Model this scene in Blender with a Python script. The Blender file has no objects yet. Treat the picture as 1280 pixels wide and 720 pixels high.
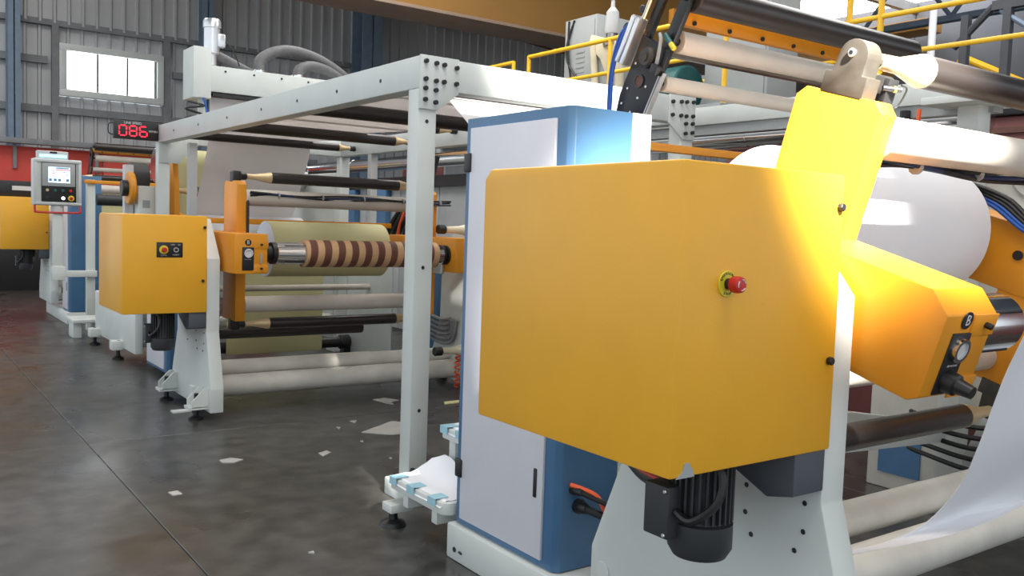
import bpy, bmesh, math, random
import numpy as np
from mathutils import Vector, Matrix
random.seed(7)
C = bpy.context.scene.collection
scene = bpy.context.scene
PI = math.pi

# ---------------------------------------------------------------- camera (from vanishing points of the photograph)
cc = np.array([640., 360.]); vy = np.array([-165., 254.]); vx = np.array([2200., 335.])
FPX = math.sqrt(-np.dot(vy - cc, vx - cc))
nrm = lambda v: v / np.linalg.norm(v)
dX = nrm(np.array([*(vx - cc), FPX])); dY = nrm(np.array([*(vy - cc), FPX])); dZ = np.cross(dX, dY)
RW = np.stack([dX, dY, dZ], 1)              # camera(x right, y down, z forward) = RW @ world
EYE = np.array([0., 0., 1.55])
def at(u, v, ax, val):                       # photo pixel -> point on a world plane
    d = RW.T @ np.array([(u - 640) / FPX, (v - 360) / FPX, 1.]); i = 'xyz'.index(ax)
    p = EYE + d * (val - EYE[i]) / d[i]
    return (float(p[0]), float(p[1]), float(p[2]))
cam = bpy.data.cameras.new('camera'); camo = bpy.data.objects.new('camera', cam); C.objects.link(camo)
cam.sensor_fit = 'HORIZONTAL'; cam.sensor_width = 36; cam.lens = FPX / 1280 * 36
cam.clip_start = .05; cam.clip_end = 200
mw = Matrix([[RW[0][i], -RW[1][i], -RW[2][i]] for i in range(3)]).to_4x4(); mw.translation = Vector(EYE)
camo.matrix_world = mw; scene.camera = camo

# ---------------------------------------------------------------- world, lights, exposure
scene.view_settings.view_transform = 'Standard'; scene.view_settings.look = 'None'
scene.view_settings.gamma = 1; scene.view_settings.use_curve_mapping = False
scene.view_settings.exposure = 0.15
w = bpy.data.worlds.new('World'); scene.world = w; w.use_nodes = True
bg = w.node_tree.nodes['Background']; bg.inputs[0].default_value = (.86, .93, 1, 1); bg.inputs[1].default_value = 1.22
def area(name, loc, rot, sx, sy, power, col):
    l = bpy.data.lights.new(name, 'AREA'); l.shape = 'RECTANGLE'; l.size = sx; l.size_y = sy; l.energy = power; l.color = col
    o = bpy.data.objects.new(name, l); C.objects.link(o); o.location = loc; o.rotation_euler = rot
    return o
# daylight from the rooflight strips of the hall roof (z = 8), plus added fills, all above the picture
area('rooflight_front_offscreen', (1.5, 1.0, 7.66), (0, 0, 0), 3, 5, 330, (1, .97, .92))
area('rooflight_back_offscreen', (6, 10, 7.66), (0, 0, 0), 3, 6, 340, (1, .98, .95))
area('rooflight_left_offscreen', (1.0, 14, 7.66), (0, 0, 0), 3, 4, 250, (1, .98, .95))
area('web_fill_offscreen', (3.6, 6.2, 7.66), (0, 0, 0), 1.5, 4, 170, (1, .98, .95))  # fill added to light the overhead web from above, no rooflight seen here
area('railing_fill_offscreen', (10.5, 5, 7.66), (0, 0, 0), 2, 5, 290, (1, .98, .95))  # fill added to brighten the platform railings, no rooflight seen here
def spot(name, loc, target, power, size, blend, radius, col):
    l = bpy.data.lights.new(name, 'SPOT'); l.energy = power; l.spot_size = math.radians(size); l.spot_blend = blend
    l.shadow_soft_size = radius; l.color = col
    o = bpy.data.objects.new(name, l); C.objects.link(o); o.location = loc
    o.rotation_euler = (Vector(target) - Vector(loc)).to_track_quat('-Z', 'Y').to_euler()
    return o
# spots standing in for sun shafts from unseen rooflights behind the camera, one sun direction
spot('sun_spot_front_offscreen', (.55, -5.2, 7.66), (2.42, 1.62, 1.95), 75000, 9.5, 1, .08, (1, .96, .89))
spot('sun_spot_middle_offscreen', (1.75, -2.2, 7.66), (3.45, 4.3, 2.56), 14000, 9, .7, .08, (1, .96, .89))

# ---------------------------------------------------------------- materials
MATS = {}
def lin(h):
    c = [int(h[i:i + 2], 16) / 255 for i in (0, 2, 4)]
    return tuple(x / 12.92 if x <= .04045 else ((x + .055) / 1.055) ** 2.4 for x in c)
def mat(name, col, rough=.5, metal=0, var=.06, scale=6, bump=0, emit=0, trans=0, spec=.5, bscale=None, coat=0):
    m = bpy.data.materials.new(name); m.use_nodes = True; nt = m.node_tree; N = nt.nodes; Lk = nt.links
    b = N['Principled BSDF']; c = lin(col) if isinstance(col, str) else col
    b.inputs['Roughness'].default_value = rough; b.inputs['Metallic'].default_value = metal
    b.inputs['Specular IOR Level'].default_value = spec; b.inputs['Coat Weight'].default_value = coat
    b.inputs['Base Color'].default_value = (*c, 1)
    tc = N.new('ShaderNodeTexCoord'); nz = N.new('ShaderNodeTexNoise'); nz.inputs['Scale'].default_value = scale
    nz.inputs['Detail'].default_value = 5
    Lk.new(tc.outputs['Object'], nz.inputs['Vector'])
    if var:
        r = N.new('ShaderNodeValToRGB'); r.color_ramp.elements[0].position = .3; r.color_ramp.elements[1].position = .7
        r.color_ramp.elements[0].color = (*[x * (1 - var) for x in c], 1); r.color_ramp.elements[1].color = (*[min(1, x * (1 + var)) for x in c], 1)
        Lk.new(nz.outputs['Fac'], r.inputs['Fac']); Lk.new(r.outputs['Color'], b.inputs['Base Color'])
    if bump:
        bp = N.new('ShaderNodeBump'); bp.inputs['Strength'].default_value = bump; bp.inputs['Distance'].default_value = .01
        n2 = N.new('ShaderNodeTexNoise'); n2.inputs['Scale'].default_value = bscale or scale * 4
        Lk.new(tc.outputs['Object'], n2.inputs['Vector']); Lk.new(n2.outputs['Fac'], bp.inputs['Height']); Lk.new(bp.outputs['Normal'], b.inputs['Normal'])
    if emit:
        b.inputs['Emission Color'].default_value = (*c, 1); b.inputs['Emission Strength'].default_value = emit
    if trans: b.inputs['Transmission Weight'].default_value = trans
    MATS[name] = m
    return m
mat('yellow', (.80, .395, .022), .42, var=.03, bump=.03, bscale=160)
mat('orange', (.72, .28, .012), .45, var=.04, bump=.03, bscale=160)
mat('white', (.60, .63, .60), .45, var=.04, scale=4)
mat('offwhite', (.62, .60, .54), .5, var=.10, scale=5)
mat('doorwhite', (.66, .66, .71), .4, var=.02)
mat('blue', (.060, .155, .29), .40, var=.06)
mat('steelblue', (.16, .22, .29), .6, var=.1)
mat('grey', (.33, .35, .35), .5, var=.05)
mat('lightgrey', (.52, .53, .53), .5, var=.05)
mat('motor', (.030, .033, .036), .5, var=.1)
mat('darkpanel', (.075, .085, .10), .55, var=.08)
mat('black', (.012, .012, .013), .45, var=.1)
mat('blackmetal', (.016, .017, .018), .35, metal=.3, var=.1)
mat('rubber', (.026, .021, .019), .32, var=.12, scale=3)
mat('rollwhite', (.56, .51, .44), .55, var=.10, scale=4)
mat('rolltan', (.46, .40, .325), .5, var=.08, scale=4)
mat('steel', (.35, .33, .31), .28, metal=1, var=.15, scale=8)
mat('chrome', (.75, .75, .76), .12, metal=1, var=.03)
mat('castiron', (.055, .048, .038), .5, metal=.3, var=.2, scale=20)
mat('alu', (.70, .71, .73), .30, metal=.8, var=.04)
mat('brass', (.62, .46, .26), .38, metal=.35, var=.1, scale=8)
mat('cream', (.66, .60, .44), .45, var=.06)
mat('paper', (.80, .80, .83), .75, var=.012)
mat('webpaper', (.80, .79, .80), .75, var=.012)
mat('cabgrey', (.34, .36, .355), .5, var=.05)
mat('paperback', (.70, .68, .70), .8, var=.02)
mat('yellowpaper', (.66, .63, .34), .75, var=.02)
mat('paperend', (.66, .70, .76), .8, var=.03, scale=30)
mat('red', (.60, .055, .035), .6, var=.10, scale=2)
mat('redcap', (.50, .012, .012), .4, var=.03)
mat('wirered', (.60, .04, .02), .5, var=.03)
mat('wireblue', (.02, .10, .42), .4, var=.05)
mat('navy', (.012, .03, .09), .4, var=.05)
mat('orangewire', (.85, .12, .03), .45, var=.03)
mat('crane', (.38, .19, .04), .5, var=.04, scale=2)
mat('craneflange', (.34, .24, .17), .5, var=.08, scale=3)
mat('railyellow', (.90, .52, .02), .4, var=.05)
mat('sheet', (.46, .465, .47), .5, metal=.25, var=.07, scale=1.2)
mat('girt', (.20, .205, .21), .6, var=.12)
mat('darkgirt', (.055, .06, .07), .6, var=.12)
mat('hose', (.12, .12, .125), .6, var=.15, scale=30)
mat('flexgrey', (.20, .20, .205), .5, var=.1)
mat('tape', (.33, .56, .65), .5, var=.05)
mat('ledred', (1, .012, .03), .4, var=0, emit=4)
mat('ledscreen', (.62, .76, .92), .3, var=0, emit=1.0)
mat('ledlamp', (.35, .75, 1), .3, var=0, emit=1.3)
mat('whiteled', (1, 1, 1), .3, var=0, emit=3)
mat('screenink', (.10, .22, .45), .5, var=0, emit=.15)
mat('screenred', (.75, .12, .14), .5, var=0, emit=.4)
mat('screengreen', (.2, .6, .25), .5, var=0, emit=.3)
mat('print', (.62, .62, .60), .5, var=0)
mat('printblack', (.02, .02, .02), .5, var=0)
mat('yellowdisc', (.72, .58, .03), .45, var=.03)
mat('roofsheet', (.20, .21, .23), .55, var=.08, scale=1)
mat('rooflight', (.95, .97, 1), .5, var=0, emit=3.5)
mat('rust', (.13, .055, .04), .7, var=.25, scale=6)
mat('darkred', (.16, .05, .045), .6, var=.1)
mat('green', (.012, .10, .10), .5, var=.15)
mat('goldcard', (.45, .30, .13), .7, var=.1)
mat('floorpaper', (.40, .385, .36), .8, var=.05)

# thin web paper lets part of the light through
nt = MATS['webpaper'].node_tree; out = nt.nodes['Material Output']; pb = nt.nodes['Principled BSDF']
tl = nt.nodes.new('ShaderNodeBsdfTranslucent'); tl.inputs[0].default_value = (.80, .76, .74, 1); ms = nt.nodes.new('ShaderNodeMixShader'); ms.inputs[0].default_value = .5
nt.links.new(pb.outputs[0], ms.inputs[1]); nt.links.new(tl.outputs[0], ms.inputs[2]); nt.links.new(ms.outputs[0], out.inputs['Surface'])
# window pane: bright translucent glazing with the sky behind it
m = bpy.data.materials.new('windowglass'); m.use_nodes = True; nt = m.node_tree; b = nt.nodes['Principled BSDF']
b.inputs['Base Color'].default_value = (.95, .97, 1, 1); b.inputs['Roughness'].default_value = .4
b.inputs['Emission Color'].default_value = (.93, .96, 1, 1); b.inputs['Emission Strength'].default_value = 5.5; MATS['windowglass'] = m

# striped paper core: helical brown / kraft bands printed on the tube
m = bpy.data.materials.new('stripes'); m.use_nodes = True; nt = m.node_tree; N = nt.nodes; Lk = nt.links; b = N['Principled BSDF']
tc = N.new('ShaderNodeTexCoord'); sp = N.new('ShaderNodeSeparateXYZ'); Lk.new(tc.outputs['Object'], sp.inputs[0])
def mth(op, a, bb=None):
    n = N.new('ShaderNodeMath'); n.operation = op
    for i, x in enumerate((a, bb)):
        if x is None: continue
        if isinstance(x, (int, float)): n.inputs[i].default_value = x
        else: Lk.new(x, n.inputs[i])
    return n.outputs[0]
ang = mth('DIVIDE', mth('ARCTAN2', sp.outputs['Z'], sp.outputs['Y']), 2 * PI)
fr = mth('FRACT', mth('ADD', mth('DIVIDE', sp.outputs['X'], .118), ang)); st = mth('GREATER_THAN', fr, .48)
mx = N.new('ShaderNodeMix'); mx.data_type = 'RGBA'; Lk.new(st, mx.inputs[0])
mx.inputs[6].default_value = (.62, .37, .19, 1); mx.inputs[7].default_value = (.155, .055, .032, 1)
Lk.new(mx.outputs[2], b.inputs['Base Color']); b.inputs['Roughness'].default_value = .6; MATS['stripes'] = m

# concrete: mottled, stained, a little polished
m = bpy.data.materials.new('concrete'); m.use_nodes = True; nt = m.node_tree; N = nt.nodes; Lk = nt.links; b = N['Principled BSDF']
tc = N.new('ShaderNodeTexCoord')
ge = N.new('ShaderNodeNewGeometry')
def noise(s, d=6, dist=0):
    n = N.new('ShaderNodeTexNoise'); n.inputs['Scale'].default_value = s; n.inputs['Detail'].default_value = d; n.inputs['Distortion'].default_value = dist
    Lk.new(ge.outputs['Position'], n.inputs['Vector']); return n.outputs['Fac']
def ramp(f, p0, c0, p1, c1):
    r = N.new('ShaderNodeValToRGB'); e = r.color_ramp.elements
    e[0].position = p0; e[0].color = (*c0, 1); e[1].position = p1; e[1].color = (*c1, 1); Lk.new(f, r.inputs[0]); return r.outputs[0]
big = ramp(noise(.55, 5, .6), .32, (.041, .040, .037), .70, (.076, .074, .069))
spk = ramp(noise(7, 8), .35, (.55, .55, .55), .68, (1.25, 1.25, 1.22))
mm = N.new('ShaderNodeMix'); mm.data_type = 'RGBA'; mm.blend_type = 'MULTIPLY'; mm.inputs[0].default_value = 1
Lk.new(big, mm.inputs[6]); Lk.new(spk, mm.inputs[7])
stn = ramp(noise(1.7, 4, 1.2), .62, (0, 0, 0), .74, (1, 1, 1))
m2 = N.new('ShaderNodeMix'); m2.data_type = 'RGBA'; Lk.new(stn, m2.inputs[0]); Lk.new(mm.outputs[2], m2.inputs[6]); m2.inputs[7].default_value = (.022, .021, .02, 1)
Lk.new(m2.outputs[2], b.inputs['Base Color'])
rr = ramp(noise(1.1, 4), .3, (.22, .22, .22), .75, (.46, .46, .46)); Lk.new(rr, b.inputs['Roughness'])
bp = N.new('ShaderNodeBump'); bp.inputs['Strength'].default_value = .08; Lk.new(noise(22, 6), bp.inputs['Height']); Lk.new(bp.outputs[0], b.inputs['Normal'])
MATS['concrete'] = m

# ---------------------------------------------------------------- geometry helpers
def xrot(py, pz, th, ly, lz):
    c, s = math.cos(th), math.sin(th)
    return py + ly * c - lz * s, pz + ly * s + lz * c
class MB:
    def __init__(s): s.bm = bmesh.new()
    def box(s, x0, x1, y0, y1, z0, z1, bev=0, seg=2, M=None):
        t = bmesh.new()
        vs = [t.verts.new((x, y, z)) for x in (x0, x1) for y in (y0, y1) for z in (z0, z1)]
        for f in ((0, 1, 3, 2), (4, 6, 7, 5), (0, 4, 5, 1), (2, 3, 7, 6), (0, 2, 6, 4), (1, 5, 7, 3)): t.faces.new([vs[i] for i in f])
        bmesh.ops.recalc_face_normals(t, faces=t.faces)
        if bev: bmesh.ops.bevel(t, geom=list(t.edges), offset=bev, segments=seg, profile=.5, affect='EDGES')
        if M is not None: bmesh.ops.transform(t, matrix=M, verts=t.verts)
        return s.add(t)
    def add(s, t):
        me = bpy.data.meshes.new('t'); t.to_mesh(me); t.free(); s.bm.from_mesh(me); bpy.data.meshes.remove(me); return s
    def prism(s, pts, ax, a0, a1, bev=0, M=None):       # polygon in the two other axes, extruded along ax
        t = bmesh.new(); i = 'xyz'.index(ax)
        def mk(p, a):
            v = list(p); v.insert(i, a); return v
        A = [t.verts.new(mk(p, a0)) for p in pts]; B = [t.verts.new(mk(p, a1)) for p in pts]; n = len(pts)
        t.faces.new(A); t.faces.new(B[::-1])
        for k in range(n): t.faces.new((A[k], B[k], B[(k + 1) % n], A[(k + 1) % n]))
        bmesh.ops.recalc_face_normals(t, faces=t.faces)
        if bev: bmesh.ops.bevel(t, geom=[e for e in t.edges], offset=bev, segments=2, profile=.5, affect='EDGES')
        if M is not None: bmesh.ops.transform(t, matrix=M, verts=t.verts)
        return s.add(t)
    def lathe(s, p0, p1, prof, seg=24, caps=True):       # prof: list of (t along p0->p1 in 0..1, radius)
        p0 = Vector(p0); p1 = Vector(p1); d = (p1 - p0); q = d.normalized().to_track_quat('Z', 'Y')
        rings = []
        for t, r in prof:
            c = p0 + d * t
            rings.append([s.bm.verts.new(c + q @ Vector((math.cos(2 * PI * k / seg) * r, math.sin(2 * PI * k / seg) * r, 0))) for k in range(seg)])
        for a, b in zip(rings, rings[1:]):
            for k in range(seg): s.bm.faces.new((a[k], a[(k + 1) % seg], b[(k + 1) % seg], b[k]))
        if caps: s.bm.faces.new(rings[0][::-1]); s.bm.faces.new(rings[-1])
        return s
    def cyl(s, p0, p1, r, seg=24, bev=0):
        if bev:
            L = (Vector(p1) - Vector(p0)).length; e = bev / L
            return s.lathe(p0, p1, [(0, r - bev), (e, r), (1 - e, r), (1, r - bev)], seg)
        return s.lathe(p0, p1, [(0, r), (1, r)], seg)
    def ringdisc(s, p0, p1, r0, r1, seg=28):             # hollow cylinder
        return s.lathe(p0, p1, [(0, r0), (0, r1), (1, r1), (1, r0), (0, r0)], seg, caps=False)
    def tube(s, pts, r, seg=8, smooth=6):
        P = [Vector(p) for p in pts]
        if smooth and len(P) > 2:
            Q = []
            for i in range(len(P) - 1):
                a = P[max(i - 1, 0)]; b = P[i]; c = P[i + 1]; d = P[min(i + 2, len(P) - 1)]
                for k in range(smooth):
                    t = k / smooth
                    Q.append(.5 * ((2 * b) + (c - a) * t + (2 * a - 5 * b + 4 * c - d) * t * t + (3 * b - a - 3 * c + d) * t ** 3))
            Q.append(P[-1]); P = Q
        rings = []; up = Vector((0, 0, 1)); prev = None
        for i, p in enumerate(P):
            d = (P[min(i + 1, len(P) - 1)] - P[max(i - 1, 0)]).normalized()
            u = (prev - d * prev.dot(d)) if prev is not None else (up.cross(d) if abs(d.z) < .95 else Vector((1, 0, 0)).cross(d))
            u.normalize(); prev = u; v = d.cross(u)
            rings.append([s.bm.verts.new(p + (u * math.cos(2 * PI * k / seg) + v * math.sin(2 * PI * k / seg)) * r) for k in range(seg)])
        for a, b in zip(rings, rings[1:]):
            for k in range(seg): s.bm.faces.new((a[k], a[(k + 1) % seg], b[(k + 1) % seg], b[k]))
        s.bm.faces.new(rings[0][::-1]); s.bm.faces.new(rings[-1])
        return s
    def sheet(s, rows, th=.0):                           # grid of points -> surface (two-sided thin shell when th)
        R = [[s.bm.verts.new(p) for p in r] for r in rows]
        for a, b in zip(R, R[1:]):
            for k in range(len(a) - 1): s.bm.faces.new((a[k], a[k + 1], b[k + 1], b[k]))
        if th:
            s.bm.normal_update(); g = list(s.bm.faces); bmesh.ops.solidify(s.bm, geom=g, thickness=th)
        return s
    def build(s, name, material, parent=None, smooth=True):
        bmesh.ops.recalc_face_normals(s.bm, faces=s.bm.faces)
        me = bpy.data.meshes.new(name)
        co = [v.co for v in s.bm.verts]
        ctr = Vector([(min(c[i] for c in co) + max(c[i] for c in co)) / 2 for i in range(3)])
        if parent is None: ctr.z = min(c[2] for c in co)
        for v in s.bm.verts: v.co -= ctr
        s.bm.to_mesh(me); s.bm.free(); me.materials.append(MATS[material])
        if smooth:
            for p in me.polygons: p.use_smooth = True
            me.set_sharp_from_angle(angle=math.radians(32))
        return link(bpy.data.objects.new(name, me), ctr, parent)
def wloc(o):
    v = Vector((0, 0, 0))
    while o: v += o.location; o = o.parent
    return v
def link(o, ctr, parent):
    C.objects.link(o)
    if parent is not None: o.parent = parent; o.location = Vector(ctr) - wloc(parent)
    else: o.location = ctr
    return o
def tag(o, label, cat, group=None, kind=None):
    o['label'] = label; o['category'] = cat
    if group: o['group'] = group
    if kind: o['kind'] = kind
    return o
def thing(name, loc, label, cat, group=None):
    o = bpy.data.objects.new(name, None); C.objects.link(o); o.location = loc; o.empty_display_size = .1
    return tag(o, label, cat, group)
def struct(o, label=None):
    o['kind'] = 'structure'
    if label: o['label'] = label
    return o
def sempty(name, loc, label):
    o = bpy.data.objects.new(name, None); C.objects.link(o); o.location = loc; return struct(o, label)
def text(name, s, size, M, material, parent, ext=.0004, align='CENTER'):
    c = bpy.data.curves.new(name, 'FONT'); c.body = s; c.size = size; c.align_x = align; c.align_y = 'CENTER'; c.extrude = ext; c.resolution_u = 2
    tmp = bpy.data.objects.new(name, c); me = bpy.data.meshes.new_from_object(tmp); bpy.data.objects.remove(tmp); bpy.data.curves.remove(c)
    me.name = name; me.materials.clear(); me.materials.append(MATS[material]); o = bpy.data.objects.new(name, me); C.objects.link(o); o.parent = parent
    o.matrix_local = Matrix.Translation(-wloc(parent)) @ M
    return o
FACE_NY = Matrix(((1, 0, 0, 0), (0, 0, -1, 0), (0, 1, 0, 0), (0, 0, 0, 1)))     # text in the x-z plane facing -Y
def ny(p, tilt=0): return Matrix.Translation(p) @ Matrix.Rotation(tilt, 4, 'X') @ FACE_NY
def copies(o, locs):                                    # further parts sharing the mesh; locs in world space
    out = []
    for p in locs:
        c = o.copy(); C.objects.link(c); c.parent = o.parent; c.location = Vector(p) - wloc(o.parent); out.append(c)
    return out

# ================================================================ SETTING
fl = sempty('floor', (6, 9, 0), 'grey stained concrete floor in large slabs')
xs = [-8, -3.6, -.4, 1.17, 4.9, 9.5, 15, 24]; ys = [-7, -2.5, 2.2, 6.4, 11.2, 15.5, 20]
for i in range(len(xs) - 1):
    for j in range(len(ys) - 1):
        g = .0022
        MB().box(xs[i] + g, xs[i + 1] - g, ys[j] + g, ys[j + 1] - g, -.12, 0, .003, 1).build('floor_slab', 'concrete', fl, False)
MB().box(-8, 24, -7, 20, -.2, -.13).build('slab_bed', 'concrete', fl, False)

# back wall of ribbed metal sheets hung on girts
YW = 20.0
wl = sempty('wall_back', (8, YW, 0), 'grey ribbed metal end wall with girts and steel columns')
def rib_sheet(x0, x1, z0, z1, y, n, d=.045):
    pts = []; W = (x1 - x0) / n
    for k in range(n):
        a = x0 + k * W
        pts += [(a, 0), (a + W * .62, 0), (a + W * .70, -d), (a + W * .86, -d), (a + W * .94, 0)]
    pts.append((x1, 0))
    b = MB(); b.sheet([[(x, y + dy, z0) for x, dy in pts], [(x, y + dy, z1) for x, dy in pts]], .006); return b
wx0, wx1, wz0, wz1 = 3.1, 5.08, 3.81, 4.83
x = -1.0
while x < 23:
    x2 = x + 1.02
    if x2 > wx0 and x < wx1:
        rib_sheet(x, x2, 0, wz0, YW, 4).build('wall_sheet', 'sheet', wl, False); rib_sheet(x, x2, wz1, 5.2, YW, 4).build('wall_sheet', 'sheet', wl, False)
    else: rib_sheet(x, x2, 0, 5.22, YW, 4).build('wall_sheet', 'sheet', wl, False)
    rib_sheet(x, x2, 5.2, 9.2, YW - .12, 4).build('wall_sheet', 'sheet', wl, False)
    x = x2 - .0
MB().box(-1, 23, YW - .16, YW + .0, 5.15, 5.26).build('girt', 'girt', wl)
for z in (4.4, 3.45, 1.9): 
    if z == 4.4:
        MB().box(-1, wx0 - .2, YW - .16, YW - .06, z, z + .14).build('girt', 'girt', wl); MB().box(wx1 + .2, 23, YW - .16, YW - .06, z, z + .14).build('girt', 'girt', wl)
    else: MB().box(-1, 23, YW - .16, YW - .06, z, z + .14).build('girt', 'girt', wl)
MB().box(-1, 23, YW - .3, YW - .14, 7.0, 7.2).build('girt', 'girt', wl)
for xc in (wx0 - .07, wx1 + .07): MB().box(xc - .06, xc + .06, YW - .17, YW - .05, 0, 5.15).build('stud', 'girt', wl)
def hcol(xa, xb, y0, y1, m):
    b = MB(); t = .03
    b.box(xa, xb, y0, y0 + t, 0, 9.2); b.box(xa, xb, y1 - t, y1, 0, 9.2); xm = (xa + xb) / 2; b.box(xm - .01, xm + .01, y0, y1, 0, 9.2)
    return b.build('steel_column', m, wl, False)
hcol(2.17, 2.38, YW - .55, YW - .2, 'steelblue'); hcol(5.78, 6.02, YW - .5, YW - .2, 'steelblue'); hcol(9.35, 9.85, YW - .8, YW - .2, 'steelblue')
hcol(16.2, 16.7, YW - .8, YW - .2, 'steelblue')
# window
wn = sempty('window_1', ((wx0 + wx1) / 2, YW - .1, wz0), 'wide three-pane window glowing with daylight in white frame')
def frame_bars(parent, x0, x1, y0, y1, z0, z1, w, m, nm):
    MB().box(x0, x1, y0, y1, z1 - w, z1, .006).build(nm, m, parent); MB().box(x0, x1, y0, y1, z0, z0 + w, .006).build(nm, m, parent)
    MB().box(x0, x0 + w, y0, y1, z0 + w, z1 - w, .006).build(nm, m, parent); MB().box(x1 - w, x1, y0, y1, z0 + w, z1 - w, .006).build(nm, m, parent)
frame_bars(wn, wx0, wx1, YW - .2, YW - .06, wz0, wz1, .13, 'white', 'window_frame')
gx0, gx1 = wx0 + .14, wx1 - .14
for k in range(3):
    a = gx0 + (gx1 - gx0) * k / 3; b_ = gx0 + (gx1 - gx0) * (k + 1) / 3
    MB().box(a + .015, b_ - .015, YW - .12, YW - .11, wz0 + .13, wz1 - .13).build('pane', 'windowglass', wn)
    if k: MB().box(a - .02, a + .02, YW - .14, YW - .09, wz0 + .13, wz1 - .13).build('mullion', 'girt', wn)
MB().box(gx1 - .04, gx1, YW - .14, YW - .09, wz0 + .13, wz1 - .13).build('mullion', 'girt', wn)
# right wall, roof
wr = sempty('wall_right', (23.5, 8, 0), 'dark grey sheet metal side wall far behind the machines')
for k in range(9): 
    y0 = -7 + k * 3.0
    MB().box(23.4, 23.5, y0, y0 + 2.98, 0, 9.2).build('wall_sheet', 'roofsheet', wr, False)
ce = sempty('ceiling', (8, 8, 8.0), 'dark sheet roof with bright translucent rooflight strips on steel purlins')
for k in range(11):
    x0 = -4 + k * 2.5
    for j in range(3):
        y0 = -7 + j * 9
        lit = (k == 10 and j == 2)
        MB().box(x0 + .02, x0 + 2.48, y0, y0 + 9, 8.0, 8.06).build('rooflight_panel' if lit else 'roof_sheet', 'rooflight' if lit else 'roofsheet', ce, False)
for y in (2, 5, 8, 11, 14, 17): MB().box(-4, 23.4, y - .08, y + .08, 7.7, 7.95).build('purlin', 'girt', ce)
for x, lab in ((12.0, 'blue-grey steel roof truss above the rear railing'), (18.0, 'blue-grey steel roof truss in the far part of the hall')):
    tr = thing('roof_truss', (x, 3, 6), lab, 'truss', 'steel roof trusses')
    MB().box(x - .1, x + .1, -7, 12.5, 7.3, 7.7).build('top_chord', 'steelblue', tr, False); MB().box(x - .1, x + .1, -7, 12.5, 6.0, 6.12).build('bottom_chord', 'steelblue', tr, False)
    for k in range(9):
        y = -6 + 2 * k
        for a, c in (((x, y, 6.1), (x, y + 1, 7.35)), ((x, y + 1, 7.35), (x, y + 2, 6.1))): MB().cyl(a, c, .045, 6).build('diagonal', 'steelblue', tr, False)

# ================================================================ TURRET REEL STANDS
XN0, XN1, XF0, XF1 = 2.07, 2.17, 4.60, 4.70          # near / far side frames
SPX = .47                                             # spindle distance from turret axis
def idler(parent, y, z, r, x0, x1, cone='brass', roll='rubber', cap='black', capr=.04, cl=.26, cll=None):
    cll = cl if cll is None else cll
    o = MB().cyl((x0 + cll, y, z), (x1 - cl, y, z), r, 28, .003).build('idler_roller', roll, parent)
    for s, a, cl in ((1, x0, cll), (-1, x1, cl)):
        b = MB(); b.lathe((a + s * .02, y, z), (a + s * cl, y, z), [(0, r * .45), (.45, r * .5), (.8, r * .85), (.97, r * 1.03), (1, r * 1.03)], 20); b.build('roller_cone', cone, o)
        MB().cyl((a - s * .02, y, z), (a + s * min(.06, cl * .5), y, z), capr, 10, .008).build('end_cap', cap, o)
    return o
def bolts(parent, pts, axis, r=.011, h=.012, m='black', nm='bolt'):
    b = MB(); d = Vector(axis) * h; b.cyl((0, 0, 0), d, r, 8, .002); o = b.build(nm, m, parent)
    first = pts[0]; o.location = Vector(first) + d / 2 - wloc(parent)
    copies(o, [Vector(p) + d / 2 for p in pts[1:]])
    return o
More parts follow.
